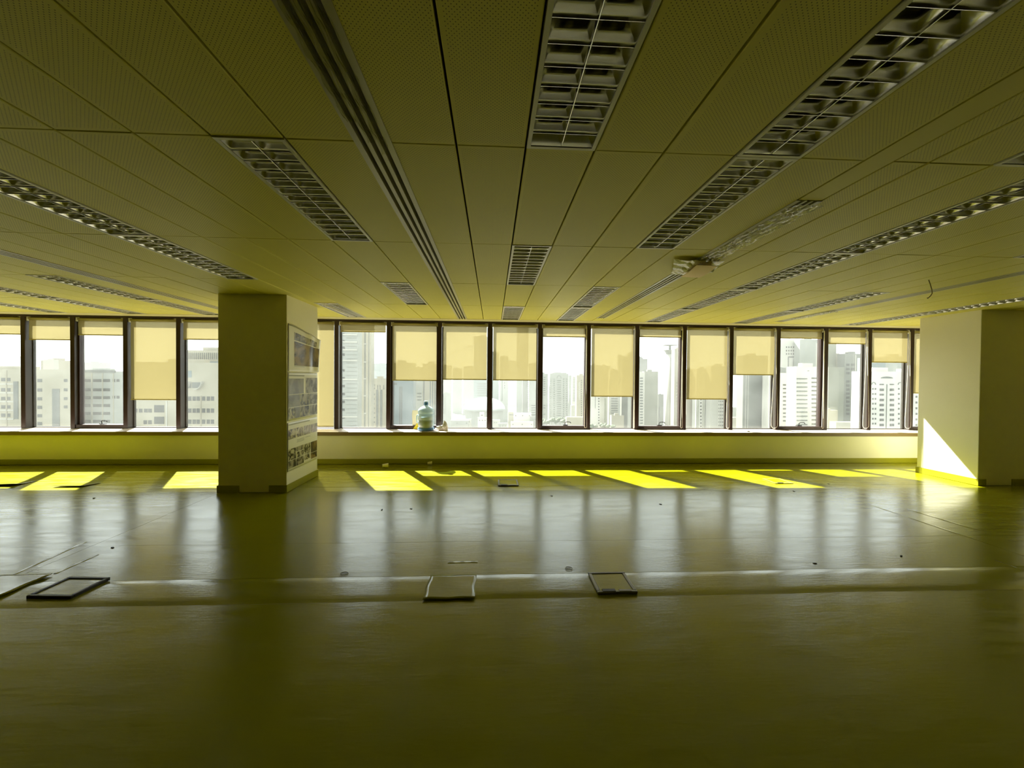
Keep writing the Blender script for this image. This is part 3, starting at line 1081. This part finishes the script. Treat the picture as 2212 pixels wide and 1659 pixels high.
def flap(name, x0, x1, y0, y1, z, lift, label, cat):
    cx, cy0 = (x0 + x1) / 2, (y0 + y1) / 2

    def fn(a, b):
        return ((x0 - cx) + (x1 - x0) * a + .004 * math.sin(9 * b), (y0 - cy0) + (y1 - y0) * b + .003 * math.sin(11 * a), z + lift * ((1 - b) ** 3 * .5 + a ** 4 * .6) + .0007 * math.sin(8 * a + 5 * b))
    o = MB().grid(fn, 12, 12).build(name, FLOOR, None, True, (cx, cy0, 0))
    solid(o, .003)
    tag(o, label, cat, 'loose floor covers')
    return o


flap('floor_cover', -.432, -.107, 2.472, 2.778, .0052, .003, 'loose square vinyl floor cover in the middle of the foreground', 'floor cover')
flap('floor_cover', -3.42, -3.075, 2.585, 2.88, .0052, .009, 'loose lifted vinyl floor cover at the left picture edge', 'floor cover')


def ridge(p0, p1, r, name='seam_ridge'):
    a, b = Vector((*p0, 0)), Vector((*p1, 0))
    mb = MB()
    n = 24
    d = (b - a); nrm = Vector((-d.y, d.x, 0)).normalized()
    prof = [(-2.2, -.3), (-1, .55), (0, 1), (1, .55), (2.2, -.3)]
    vs = []
    for i in range(n + 1):
        p = a + d * (i / n)
        h = r * (.6 + .4 * math.sin(17 * i / n + p.x))
        z = wav(p.x, p.y) - .003
        for w_, q in prof:
            vs.append((p.x + nrm.x * w_ * r * 2.2, p.y + nrm.y * w_ * r * 2.2, z + h * q))
    fs = [(i * 5 + k, i * 5 + k + 1, (i + 1) * 5 + k + 1, (i + 1) * 5 + k) for i in range(n) for k in range(4)]
    mb.add(vs, [tuple(reversed(f)) for f in fs])
    return mb.build(name, FLOOR, floor, True)


ridge((-.33, 2.98), (-.105, 2.985), .004)
ridge((4.33, 4.3), (4.33, 3.3), .003)
ridge((4.6, 4.1), (4.63, 3.5), .003)
ridge((3.99, 2.9), (4.0, 2.55), .003)
ridge((-3.08, 3.2), (-3.08, 2.9), .003)
ridge((-3.42, 3.45), (-3.35, 2.9), .003)
for k, (u, x, y) in enumerate([(0, -1.05, 2.835), (1, .575, 2.86)]):
    MB().tube([(x + .026 * math.cos(t * math.pi / 8), y + .02 * math.sin(t * math.pi / 8), .0005) for t in range(16)], .0025, 6, closed=True).build('floor_grommet', FLOOR, floor, True)


def curl(pts_fn, name):
    o = MB().grid(pts_fn, 14, 10).build(name, FLOOR, floor, True)
    solid(o, .003)


curl(lambda a, b: (-6.62 + .60 * a, 5.20 + .27 * b * (.3 + .7 * a), .002 + .022 * max(0, 1 - abs(b) * 1.4) ** 2 * (.4 + a)), 'peeled_flap')
curl(lambda a, b: (-5.50 + .34 * a + .06 * b, 5.15 + .20 * b, .002 + .014 * (1 - b) ** 2), 'peeled_flap')

cm = MB().box((-.012, -.006, 0), (.012, .006, .005)).mesh('debris_chip', mat('dark_debris', (.05, .05, .02), .8))
for k, (u, v) in enumerate([(825, 1101), (888, 1099), (1192, 1071), (1427, 1089), (203, 1076), (243, 1183), (1715, 1061), (1790, 1045), (1947, 1201), (1760, 1217)]):
    d = ray(u, v)
    p = Vector((0, 0, EYE)) + d * (-EYE / d.z)
    o = obj('debris_chip', cm, None, (p.x, p.y, -.002))
    o.rotation_euler = (0, 0, random.uniform(0, 3))
    tag(o, 'tiny dark crumb of debris lying on the yellow floor', 'debris', 'debris crumbs')

# ------------------------------------------------------------------ the city outside
CK = 2.2
G = -135.0
gr = MB().box((-6000, 30, G - 2), (6000, 9000, G)).build('ground', mat('dusty_ground', (0.16, 0.152, 0.13), .9, noise=.15, nscale=.02))
tag(gr, 'pale hazy city ground far below the windows', kind='structure')
sea = MB().box((300, 1500, G), (6000, 8990, G + .5)).build('sea', mat('pale_sea', (0.25, 0.40, 0.42), .15))
tag(sea, 'pale strip of sea between the towers', kind='structure')

BM = {'cream': mat('cream_render', (0.25, 0.232, 0.175), .8, noise=.06, nscale=.05), 'white': mat('white_render', (0.31, 0.305, 0.265), .8),
      'grey': mat('grey_render', (0.135, 0.138, 0.12), .7), 'blue': mat('bluegrey_cladding', (0.125, 0.150, 0.152), .5), 'pale': mat('pale_render', (0.22, 0.228, 0.205), .8),
      'beige': mat('beige_render', (0.22, 0.20, 0.148), .8), 'olive': mat('olivegrey_render', (0.155, 0.158, 0.122), .8), 'bright': mat('bright_white_render', (0.40, 0.392, 0.35), .8)}
WGL = mat('far_window_glass', (0.045, 0.045, 0.038), .4)
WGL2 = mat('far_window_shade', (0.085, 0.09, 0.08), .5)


def building(label, u0, u1, vt, Y, col, depth=None, rot=0.0, group='city buildings outside', name='building', roof=True):
    Y = Y * CK
    a, b = at(u0, vt, Y), at(u1, vt, Y)
    zt = (a.z + b.z) / 2
    cx = (a.x + b.x) / 2
    wd = b.x - a.x
    dp = min(wd * .8, 12.0, (depth or 26) * .5)
    root = empty(name, (cx, Y, G))
    H = zt - G
    mb = MB().box((-wd / 2, 0, 0), (wd / 2, dp, H))
    if roof:
        e = .35
        mb.box((-wd / 2, 0, H), (wd / 2, e, H + .9)).box((-wd / 2, e, H), (-wd / 2 + e, dp, H + .9)).box((wd / 2 - e, e, H), (wd / 2, dp, H + .9))
        mb.box((-wd * .22, dp * .35, H), (wd * .12, dp * .75, H + min(3.2, wd * .2)))
    mb.build('walls', BM[col], root)
    root.rotation_euler = (0, 0, rot)
    tag(root, label, 'building', group)
    root['_wd'] = wd
    return root, (cx, Y, wd, H)


def wins(root, info, us, vs, wpx, hpx, single=True, m_=None, name='window', proud=.12):
    """windows given by their centres in the photo, on the facade plane of this building"""
    cx, Y, wd, H = info
    m_ = m_ or WGL
    k = Y / FPX
    hw, hh = wpx * k / 2, hpx * k / 2
    if single:
        me = MB().box((-hw, -proud, -hh), (hw, .05, hh)).mesh(name, m_)
        for v in vs:
            for u in us:
                p = at(u, v, Y)
                obj(name, me, root, (p.x - cx, 0, p.z - G))
    else:
        mb = MB()
        for v in vs:
            for u in us:
                p = at(u, v, Y)
                x, z = p.x - cx, p.z - G
                mb.box((x - hw, -proud, z - hh), (x + hw, .05, z + hh))
        tag(mb.build(name + '_rows', m_, root), kind='stuff')


def band(root, info, u0, u1, v, hpx, m_, proud=.25, name='band'):
    cx, Y, wd, H = info
    a, b = at(u0, v, Y), at(u1, v, Y)
    h = hpx * Y / FPX / 2
    MB().box((a.x - cx, -proud, a.z - G - h), (b.x - cx, .05, a.z - G + h)).build(name, m_, root)


def vbar(root, info, u, v0, v1, wpx, m_, proud=.3, name='vertical_strip'):
    cx, Y, wd, H = info
    a, b = at(u, v0, Y), at(u, v1, Y)
    w_ = wpx * Y / FPX / 2
    MB().box((a.x - cx - w_, -proud, b.z - G), (a.x - cx + w_, .05, a.z - G)).build(name, m_, root)


FR = lambda a, b, n: [a + (b - a) * i / (n - 1) for i in range(n)]

# far left apartment block
r, i = building('cream apartment block with window rows seen in the leftmost windows', -90, 152, 800, 150, 'cream', 22)
wins(r, i, [7, 18], [820, 842, 861, 879, 897], 8, 7); wins(r, i, [70, 86], [822, 842.5, 861.5, 880, 898, 915], 9, 6.5)
wins(r, i, [142], [822, 842, 861, 879], 7, 6)
vbar(r, i, 34.5, 824, 905, 9, WGL2, name='arched_recess'); vbar(r, i, 121, 840, 940, 14, WGL2, name='stair_recess')
vbar(r, i, 14.5, 800, 940, 1.5, BM['beige']); vbar(r, i, 76, 800, 940, 1.5, BM['beige'])
for k in range(6): band(r, i, -60, 30, 829 + 19 * k, 2.4, BM['white'], .3, 'floor_band')
building('cream rooftop block rising behind the leftmost apartment block', 88, 152, 781, 176, 'beige', 14)
building('slim cream stair tower in the second window from the left', 93, 116, 779, 168, 'white', 8)
building('far pale blue tower behind the leftmost apartment block', -30, 60, 770, 520, 'pale', 40)
building('far grey hazy block behind the left roofs', 176, 228, 784, 420, 'pale', 40)
r, i = building('grey apartment block filling the left window with the handle', 158, 268, 804, 158, 'pale', 24)
wins(r, i, [187, 210, 229], [822, 842, 859, 876, 893, 910], 16, 6); wins(r, i, [246, 255], [822, 858], 6, 6)
for k in range(4): vbar(r, i, 176 + 23 * k, 806, 930, 1.6, BM['cream'])
band(r, i, 176, 250, 801.5, 5, WGL2, .6, 'roof_screen')
# block left of the column
r, i = building('pale block with curved balconies beside the left column', 284, 520, 786, 118, 'cream', 24)
wins(r, i, [293, 304, 315, 324], [887], 7, 8); wins(r, i, [314, 324], [912], 7, 8); wins(r, i, [344], [883, 908], 20, 15)
wins(r, i, [410, 419.5, 428, 440, 450, 459], [861, 887, 911], 6.5, 9)
wins(r, i, [407], [808], 13, 14, m_=BM['blue']); wins(r, i, [404, 424], [832], 17, 12, m_=WGL2)
for k, u in enumerate((412, 440)):
    cx, Y, wd, H = i
    p = at(u, 824, Y); q = at(u - 16, 841, Y)
    mb = MB().grid(lambda a, b: (p.x + (q.x - p.x) * (1 - math.cos(a * math.pi / 2)) - cx, -2.2 + 2.2 * b, p.z + (q.z - p.z) * math.sin(a * math.pi / 2) - G), 8, 1)
    solid(mb.build('curved_balcony', BM['white'], r), .3)
vbar(r, i, 434, 855, 930, 1.5, BM['beige']); vbar(r, i, 360, 866, 930, 2.5, BM['white'])
r2, i2 = building('finned roof crown behind the curved balcony block', 396, 530, 760, 126, 'cream', 12)
for k in range(18): vbar(r2, i2, 400 + 4.2 * k, 762, 776, 1.0, WGL2)
band(r2, i2, 396, 520, 783, 5, BM['blue'], .4)

# the pale tower right of the left column (seen across a corner)
r, i = building('tall pale corner tower just right of the left column', 690, 773, 676, 128, 'pale', 18)
for v in (704, 722, 738, 755, 778, 819, 860, 900): band(r, i, 690, 772, v, 3.2, BM['white'], .6, 'floor_band')
wins(r, i, [742], [722, 737, 751, 766, 800, 817, 834, 851, 868, 885, 902], 6, 5)
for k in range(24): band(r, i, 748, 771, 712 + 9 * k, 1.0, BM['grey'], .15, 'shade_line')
r, i = building('slim cream wing attached to the pale corner tower', 773.5, 802, 690, 138, 'cream', 16)
for u in (779, 788, 789.5, 797): vbar(r, i, u, 705, 930, 1.2, WGL2)
for v in (743, 782, 818, 855, 893): band(r, i, 786, 792, v, 2, BM['white'], .6)
r, i = building('small cream block with dark window columns before the far trees', 803, 838, 820, 165, 'cream', 16)
wins(r, i, [808.5], [832, 839, 852, 862, 872, 882, 892, 902, 912], 2.4, 3, False)
for u in (815, 823.5): vbar(r, i, u, 842, 925, 4.6, WGL2)
wins(r, i, [816, 821, 829], [834, 839], 1.6, 4, False)
building('far hazy grey towers beyond the small cream block', 806, 846, 786, 640, 'blue', 50)
# behind the bottle
r, i = building('blue-grey office block behind the water bottle, left half', 842, 893, 786, 145, 'blue', 20)
wins(r, i, [854], [829], 7, 5, m_=WGL2)
for u in (864, 868): vbar(r, i, u, 835, 930, 2, WGL2)
building('narrow dark slab between blue-grey block and striped tower', 891, 898, 800, 160, 'grey', 20)
r, i = building('pale tower with three dark bands above the water bottle', 898, 913, 795, 170, 'pale', 16)
wins(r, i, [905.5], [850, 857, 864], 9, 3, m_=WGL2)
r, i = building('cream ribbed tower right of the water bottle', 913, 950, 788, 150, 'cream', 16)
for u in (916, 930, 935, 940): vbar(r, i, u, 800, 930, 1.8, WGL2)
# dome window
building('far white hazy towers left of the dome', 952, 975, 790, 520, 'white', 40)
r, i = building('pale low tower at the left foot of the dome window', 957, 973, 850, 430, 'pale', 20)
wins(r, i, [958, 962], FR(855, 892, 12), 1.6, 1.8, False, WGL2)
building('thin pale far tower left of the banded tower', 978, 998, 796, 700, 'pale', 40)
building('wide pale blue far block above the dome', 1001, 1031, 792, 680, 'pale', 40)
r, i = building('rounded blue-grey tower with bands rising behind the dome', 1024, 1053, 728, 620, 'blue', 18)
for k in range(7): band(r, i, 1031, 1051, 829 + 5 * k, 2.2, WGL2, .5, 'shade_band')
cx, Y, wd, H = i
MB().lathe([(wd / 2, 0), (wd * .46, 3.0), (wd * .36, 6), (wd * .2, 8), (.2, 8.8)], 20, (0, 9, H)).build('rounded_top', BM['blue'], r, True)
building('blue slab tower right behind the dome', 1061, 1078, 760, 600, 'blue', 30)
r, i = building('pale tower with a dark joint right of the blue slab', 1080, 1098, 770, 560, 'pale', 30)
vbar(r, i, 1085, 800, 866, 2, WGL2); wins(r, i, [1090], [827, 833, 838], 2, 2.6, False)
building('faint white far tower in the right dome window', 1098, 1117, 780, 900, 'white', 50)
r, i = building('pale striped tower left of the dark grey slab', 1117, 1130, 708, 500, 'pale', 25)
wins(r, i, [1128], FR(851, 880, 11), 2.4, 1.4, False, WGL2)
building('dark grey slab tower in the right dome window', 1130, 1142, 704, 470, 'grey', 25)
r, i = building('pale tower at the right edge of the right dome window', 1143, 1168, 786, 450, 'pale', 25)
wins(r, i, [1141], FR(826, 890, 16), 1.4, 2, False); wins(r, i, [1152], [876, 881, 886, 891, 896], 9, 2.4, False)
# dome
DY = 500 * CK
dc = at(1046, 884, DY)
rd = 44 * DY / FPX * 1.03
dome = empty('domed_hall', (dc.x, DY, G))
zb_ = dc.z - G
MB().lathe([(rd * .92, 0), (rd * .92, zb_ - 2), (rd * 1.02, zb_ - 2), (rd * 1.02, zb_)], 40).build('drum', BM['pale'], dome, False)
hgt = (at(1046, 858, DY).z - dc.z)
MB().lathe([(rd * math.cos(t), zb_ + hgt * (math.sin(t) * 1.35 if False else math.sin(t))) for t in FR(0, math.pi / 2 - .02, 10)], 40).build('dome_shell', mat('pale_dome_metal', (0.34, 0.37, 0.37), .45), dome, True)
tag(dome, 'low pale dome on a round drum seen in the middle windows', 'building')
# low white houses in front of the dome
hs = [(955, 976, 911, 470, 'white'), (963, 1012, 908, 455, 'pale'), (986, 1018, 905, 462, 'white'), (1032, 1052, 902, 440, 'bright'), (1036, 1046, 891, 447, 'bright'), (1064, 1080, 907, 450, 'white'),
      (1076, 1096, 914, 436, 'pale'), (1098, 1112, 890, 452, 'cream'), (1110, 1148, 892, 444, 'bright'), (1104, 1152, 911, 432, 'bright'), (1146, 1160, 900, 440, 'grey')]
hl = ['low white house at the left foot of the dome', 'long pale gabled house left below the dome', 'white rooftop hut on the long pale house', 'bright house touching the mullion below the dome', 'small white roof hut above the bright house',
      'white stepped house just right of the dome mullion', 'pale low block below the right dome edge', 'cream house with dark specks right of the dome', 'bright white villa right of the dome', 'wide white terrace below the bright villa', 'grey low block beside the bright villa']
for (u0, u1, vt, Y, c), lb in zip(hs, hl):
    r, i = building(lb, u0, u1, vt, Y, c, 14, name='house', roof=False)
    wins(r, i, FR(u0 + 4, u1 - 4, 3), [vt + 6], 2, 2, False)
# centre handle window
r, i = building('left pale block in the centre handle window', 1166, 1184, 808, 330, 'pale', 25)
wins(r, i, [1176], FR(815, 853, 9) + [876, 881, 895], 4.5, 2, False, WGL2)
r, i = building('broad pale block with an arch at its top', 1188, 1228, 808, 320, 'pale', 26)
rows = FR(817, 897, 18)
for u, wx in ((1197, 3), (1217.5, 3), (1224, 2.4), (1189.5, 1.6)): wins(r, i, [u], [v + 2 for v in rows], wx, 2.2, False, WGL2)
wins(r, i, [1207.5], [v + 5 for v in rows[:-1]], 9, 1.8, False, WGL2)
cx, Y, wd, H = i
ac = at(1207.5, 818, Y)
MB().tube([(ac.x - cx + 1.75 * math.cos(t) * CK, -.2, ac.z - G + 2.6 * math.sin(t) * CK) for t in FR(0, math.pi, 14)], .35, 6).build('arch', WGL2, r)
band(r, i, 1193, 1224, 806.5, 3, BM['pale'], -.05 + .3, 'roof_parapet')
building('thin pale tower right of the arched block', 1229, 1236, 812, 420, 'pale', 20)
r, i = building('bright far tower with fine lines in the centre window', 1236, 1246, 814, 380, 'bright', 20)
wins(r, i, [1241], FR(816, 866, 22), 6, 1, False, WGL2)
r, i = building('cream tower with window columns left of the mullion cord', 1246, 1270, 812, 260, 'cream', 20)
wins(r, i, [1251.5], FR(828, 862, 9), 3, 3.4, False, BM['white']); wins(r, i, [1256, 1261], FR(822, 898, 17), 1.8, 2.4, False)
building('low cream roofs beside the arched block', 1224, 1262, 901, 250, 'cream', 16, name='house', roof=False)
building('small cream house front before the cream tower', 1234, 1248, 877, 290, 'white', 12, name='house')
# trees below the arched block
TREE = mat('hazy_tree_leaves', (0.075, 0.095, 0.055), .9, noise=.3, nscale=.6)


def tree(u, v, Y, s, label, seed):
    Y *= CK; s *= CK * .62
    p = at(u, v, Y)
    root = empty('tree', (p.x, Y, G))
    rnd = random.Random(seed)
    bm = bmesh.new()
    for k in range(7):
        mtx = Matrix.Translation((rnd.uniform(-.8, .8) * s, rnd.uniform(-.8, .8) * s, p.z - G - s * rnd.uniform(.7, 1.3))) @ Matrix.Diagonal((s * rnd.uniform(.5, .8), s * rnd.uniform(.5, .8), s * rnd.uniform(.4, .7), 1))
        bmesh.ops.create_icosphere(bm, subdivisions=2, radius=1, matrix=mtx)
    for vv in bm.verts:
        vv.co += Vector((rnd.uniform(-1, 1), rnd.uniform(-1, 1), rnd.uniform(-1, 1))) * s * .08
    me = bpy.data.meshes.new('foliage'); bm.to_mesh(me); bm.free(); me.materials.append(TREE)
    obj('foliage', me, root)
    MB().lathe([(s * .09, 0), (s * .06, max(1, p.z - G - s))], 8).build('trunk', mat('bark', (.12, .1, .07), .9), root)
    tag(root, label, 'tree', 'hazy street trees')


for k, (u, v) in enumerate([(1172, 903), (1180, 906), (1192, 901), (1201, 903), (1210, 900), (1219, 902), (1227, 898)]):
    tree(u, v, 296 - 9 * (k % 3), 3.4, ['tree at the left foot of the arched block', 'second tree below the arched block', 'third tree below the arched block', 'middle tree below the arched block', 'fifth tree below the arched block, above the handle', 'sixth tree below the arched block', 'last tree below the arched block beside the cream roofs'][k], k)
for k, (u, v) in enumerate([(1282, 914), (1305, 911), (1318, 915)]):
    tree(u, v, 219 - 6 * k, 3.0, ['tree at the foot of the white block right of the centre', 'tree below the green-striped tower', 'tree before the slanted balconies'][k], k + 20)
# under the long blind
r, i = building('white block under the long blind right of centre', 1276, 1297, 790, 235, 'bright', 20)
wins(r, i, [1293.5], FR(861, 914, 10), 3, 3, False); vbar(r, i, 1286, 857, 882, 1, WGL2)
r, i = building('pale tower with a green stripe under the long blind', 1297, 1318, 792, 245, 'white', 20)
vbar(r, i, 1307.5, 860, 912, 3.6, mat('green_stripe', (.17, .18, .12), .7))
r, i = building('white building with slanted balcony slabs under the long blind', 1318, 1337, 800, 230, 'white', 18)
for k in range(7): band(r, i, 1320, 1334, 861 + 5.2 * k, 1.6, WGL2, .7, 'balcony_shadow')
building('low cream house below the slanted balconies', 1321, 1348, 899, 215, 'cream', 12, name='house')
building('grey slab at the right of the long blind window', 1344, 1357, 772, 240, 'grey', 18)
building('pale far strip tower beside the grey slab', 1336, 1345, 768, 330, 'pale', 18)
building('pale tower at the right edge of the long blind window', 1357, 1378, 764, 300, 'pale', 18)
# saucer window
building('grey stepped tower top behind the slatted white tower', 1376, 1399, 776, 330, 'grey', 20)
building('tallest thin grey shaft at the left of the saucer window', 1376, 1386.5, 771, 345, 'grey', 12)
r, i = building('slatted white tower at the left of the saucer window', 1376, 1393, 806, 210, 'white', 18)
wins(r, i, [1385.5], FR(817, 914, 17), 6.5, 3.2, False, WGL2)
r, i = building('plain grey slab left of the saucer-topped tower', 1392, 1422, 804, 220, 'olive', 18)
wins(r, i, [1408], FR(830, 910, 7), 1.8, 2, False, WGL2); wins(r, i, [1417], FR(878, 895, 5), 1.4, 2, False)
r, i = building('low grey block between the grey slab and the saucer tower', 1422, 1435, 853, 260, 'grey', 16)
vbar(r, i, 1424, 880, 902, 1.2, WGL)
SY = 240 * CK
sp = at(1447, 768, SY)
sau = empty('saucer_tower', (sp.x, SY, G))
hh = sp.z - G
R_ = 11.5 * SY / FPX
MB().lathe([(R_, 0), (R_, hh), (R_ * .8, hh + .1), (R_ * .8, hh + 1.6)], 24).build('shaft', BM['white'], sau, True)
z1, z2 = at(1447, 757, SY).z - G, at(1450, 746, SY).z - G
MB().lathe([(R_ * .6, hh), (R_ * .9, z1 - 1.2), (R_ * 1.25, z1), (R_ * 1.25, z1 + .4), (R_ * .4, z1 + .8)], 24).build('lower_saucer', BM['pale'], sau, True)
MB().lathe([(R_ * .2, z1 + .4), (R_ * .2, z2 - .8), (R_ * 1.4, z2), (R_ * 1.4, z2 + .3), (R_ * .3, z2 + .9)], 24).build('upper_saucer', BM['pale'], sau, True)
for k in range(4):
    t = -math.pi / 2 - .3 + .28 * k
    MB().box((R_ * math.cos(t) - .18, R_ * math.sin(t) - .18, 0), (R_ * math.cos(t) + .18, R_ * math.sin(t) + .18, hh - 3)).build('vertical_rib', WGL2, sau)
tag(sau, 'round pale tower topped by two saucer discs', 'building')
r, i = building('cream tower with dotted windows right of the saucer tower', 1457.5, 1480, 755, 226, 'cream', 18)
wins(r, i, [1462, 1466.5], FR(827, 913, 14), 1.5, 2.2, False)
# under second long blind
r, i = building('beige block under the blind right of the saucer tower', 1484, 1505, 800, 200, 'beige', 18)
wins(r, i, [1500], FR(869, 918, 8), 2.6, 2.6, False, WGL2)
r, i = building('white tower with green vertical lines under the long blind', 1505, 1536, 798, 195, 'bright', 18)
for u in (1505.5, 1508.5, 1519, 1522.5, 1534.5): vbar(r, i, u, 855, 930, 1.0, mat('green_stripe', (0, 0, 0)))
wins(r, i, [1514], FR(863, 921, 9), 3.4, 2.8, False); wins(r, i, [1528.5], FR(864, 918, 8), 3.4, 2.2, False)
r, i = building('white block with small windows at the right of the long blind window', 1536, 1580, 792, 190, 'white', 18)
wins(r, i, [1553, 1557, 1561, 1564.5], FR(867, 919, 8), 2.2, 2.6, False)
# sea window
r, i = building('grey ribbed slab tower before the sea', 1606, 1658, 770, 170, 'grey', 20)
for k in range(34): band(r, i, 1620, 1653, 806 + 3.4 * k, .7, WGL2, .1, 'floor_line')
for u in (1612, 1617, 1654, 1658): vbar(r, i, u, 770, 930, 1.2, BM['white'])
r, i = building('narrow white block between the grey slab and the mullion', 1659, 1680, 813, 165, 'bright', 16)
wins(r, i, [1665.5], FR(830, 916, 11), 1.4, 1.4, False)
building('low cream roofs below the strip of sea', 1580, 1607, 902, 260, 'cream', 16, name='house', roof=False)
building('pale shore houses by the strip of sea', 1578, 1606, 880, 420, 'olive', 30, name='house', roof=False)
# balcony building window
r, i = building('tall white building with a grid of small windows near its top', 1684, 1729, 736, 210, 'bright', 18)
wins(r, i, [1699, 1704, 1709, 1714, 1719, 1724.5], [750, 757.5, 764.5], 2.6, 4, False)
vbar(r, i, 1703, 772, 813, 2.4, WGL2); band(r, i, 1702, 1728, 771, 3, WGL2, .3)
for k in range(10): band(r, i, 1713, 1728, 778 + 3.6 * k, 1.4, WGL2, .3, 'louvre_line')
r, i = building('pale grey slab tower behind the white balcony building', 1728, 1776, 735, 205, 'pale', 18)
building('small grey block at the left edge of the balcony window', 1684, 1698, 796, 190, 'grey', 12)
r, i = building('white building with rows of balconies in the right handle window', 1720, 1790, 795, 110, 'bright', 16)
for k in range(12):
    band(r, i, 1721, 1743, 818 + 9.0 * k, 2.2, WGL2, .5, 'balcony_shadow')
    wins(r, i, [1759], [817 + 9 * k], 13, 3.2, True)
wins(r, i, [1746], [801], 4, 1.2)
r, i = building('white wing with one column of windows in the right handle window', 1680, 1720.5, 814, 119, 'bright', 16)
wins(r, i, [1694.5], [831.5, 839.5, 848.5, 857, 866, 874.5, 883, 892.5, 900.5, 909], 7, 3.4)
# grey towers window
r, i = building('tall beige-grey building at the left of the window second from the right column', 1780, 1807, 742, 175, 'olive', 18)
r, i = building('wide plain olive building in the window second from the right column', 1780, 1824, 795, 150, 'olive', 18)
building('stepped beige tower behind the plain olive building', 1806, 1826, 767, 182, 'beige', 16)
r, i = building('grey office tower with two columns of windows', 1825, 1872, 766, 170, 'grey', 18)
wins(r, i, [1831.5, 1842], FR(788, 806, 3) + FR(824, 894, 9), 8, 5.2)
vbar(r, i, 1848, 767, 895, 2, BM['white'])
band(r, i, 1849, 1870, 816, 4, WGL2)
building('pale yellow box house at the foot of the olive building', 1783, 1810, 889, 120, 'cream', 12, name='house')
building('low white roof below the grey office tower', 1806, 1880, 912, 112, 'white', 10, name='house', roof=False)
# white building by the right column
r, i = building('white apartment building with arched window tops beside the right column', 1868, 1966, 806, 95, 'bright', 16)
for (us, wx) in (([1885.5, 1891], 3.2), ([1941.5, 1948], 3.6)):
    wins(r, i, us, [840, 851, 861.5, 872, 883, 894, 904.5, 915], wx, 4)
wins(r, i, [1904.5, 1926.5], [830.5], 10, 2.6); wins(r, i, [1904.5, 1926.5], [842, 864, 875, 885.5, 896, 907, 918], 10, 5.4); wins(r, i, [1904.5, 1926.5], [852.5], 10, 4.2)
vbar(r, i, 1915.5, 830, 925, .8, WGL2)
cx, Y, wd, H = i
for u in (1887, 1944):
    ac = at(u, 831, Y)
    MB().tube([(ac.x - cx + .52 * CK * math.cos(t), -.15, ac.z - G + .6 * CK * math.sin(t)) for t in FR(0, math.pi, 12)], .16, 6).build('arch', WGL2, r)
ac = at(1915.5, 817.5, Y)
MB().add([(ac.x - cx + 1.7 * CK * math.cos(t), -.1, ac.z - G + .5 * CK * math.sin(t)) for t in FR(0, math.pi, 14)], [tuple(range(14))]).build('crescent', WGL2, r)
building('grey glass building behind the white apartment building', 1870, 1913, 775, 150, 'blue', 16)
building('pale concrete building behind the white apartment roof', 1912, 1970, 772, 152, 'pale', 16)
r, i = building('white block glimpsed between blind and right column', 1967, 2030, 800, 96, 'bright', 16)
wins(r, i, [1979.5, 1986.5], [857, 869.5, 882, 894, 906, 918], 4, 4.5)

# ------------------------------------------------------------------ haze over the city
HM = bpy.data.materials.new('dusty_air')
HM.use_nodes = True
hn = HM.node_tree
hn.nodes.remove(hn.nodes['Principled BSDF'])
hv = hn.nodes.new('ShaderNodeVolumeScatter')
hv.inputs['Color'].default_value = (0.58, 0.60, 0.59, 1)
hv.inputs['Density'].default_value = 0.00016
hv.inputs['Anisotropy'].default_value = 0.2
hn.links.new(hv.outputs[0], hn.nodes['Material Output'].inputs['Volume'])
hz = MB().box((-2500, 90, G + .6), (2500, 4000, 260)).build('dusty_haze', HM)
tag(hz, 'pale dusty haze hanging over the city outside', 'haze', kind='stuff')
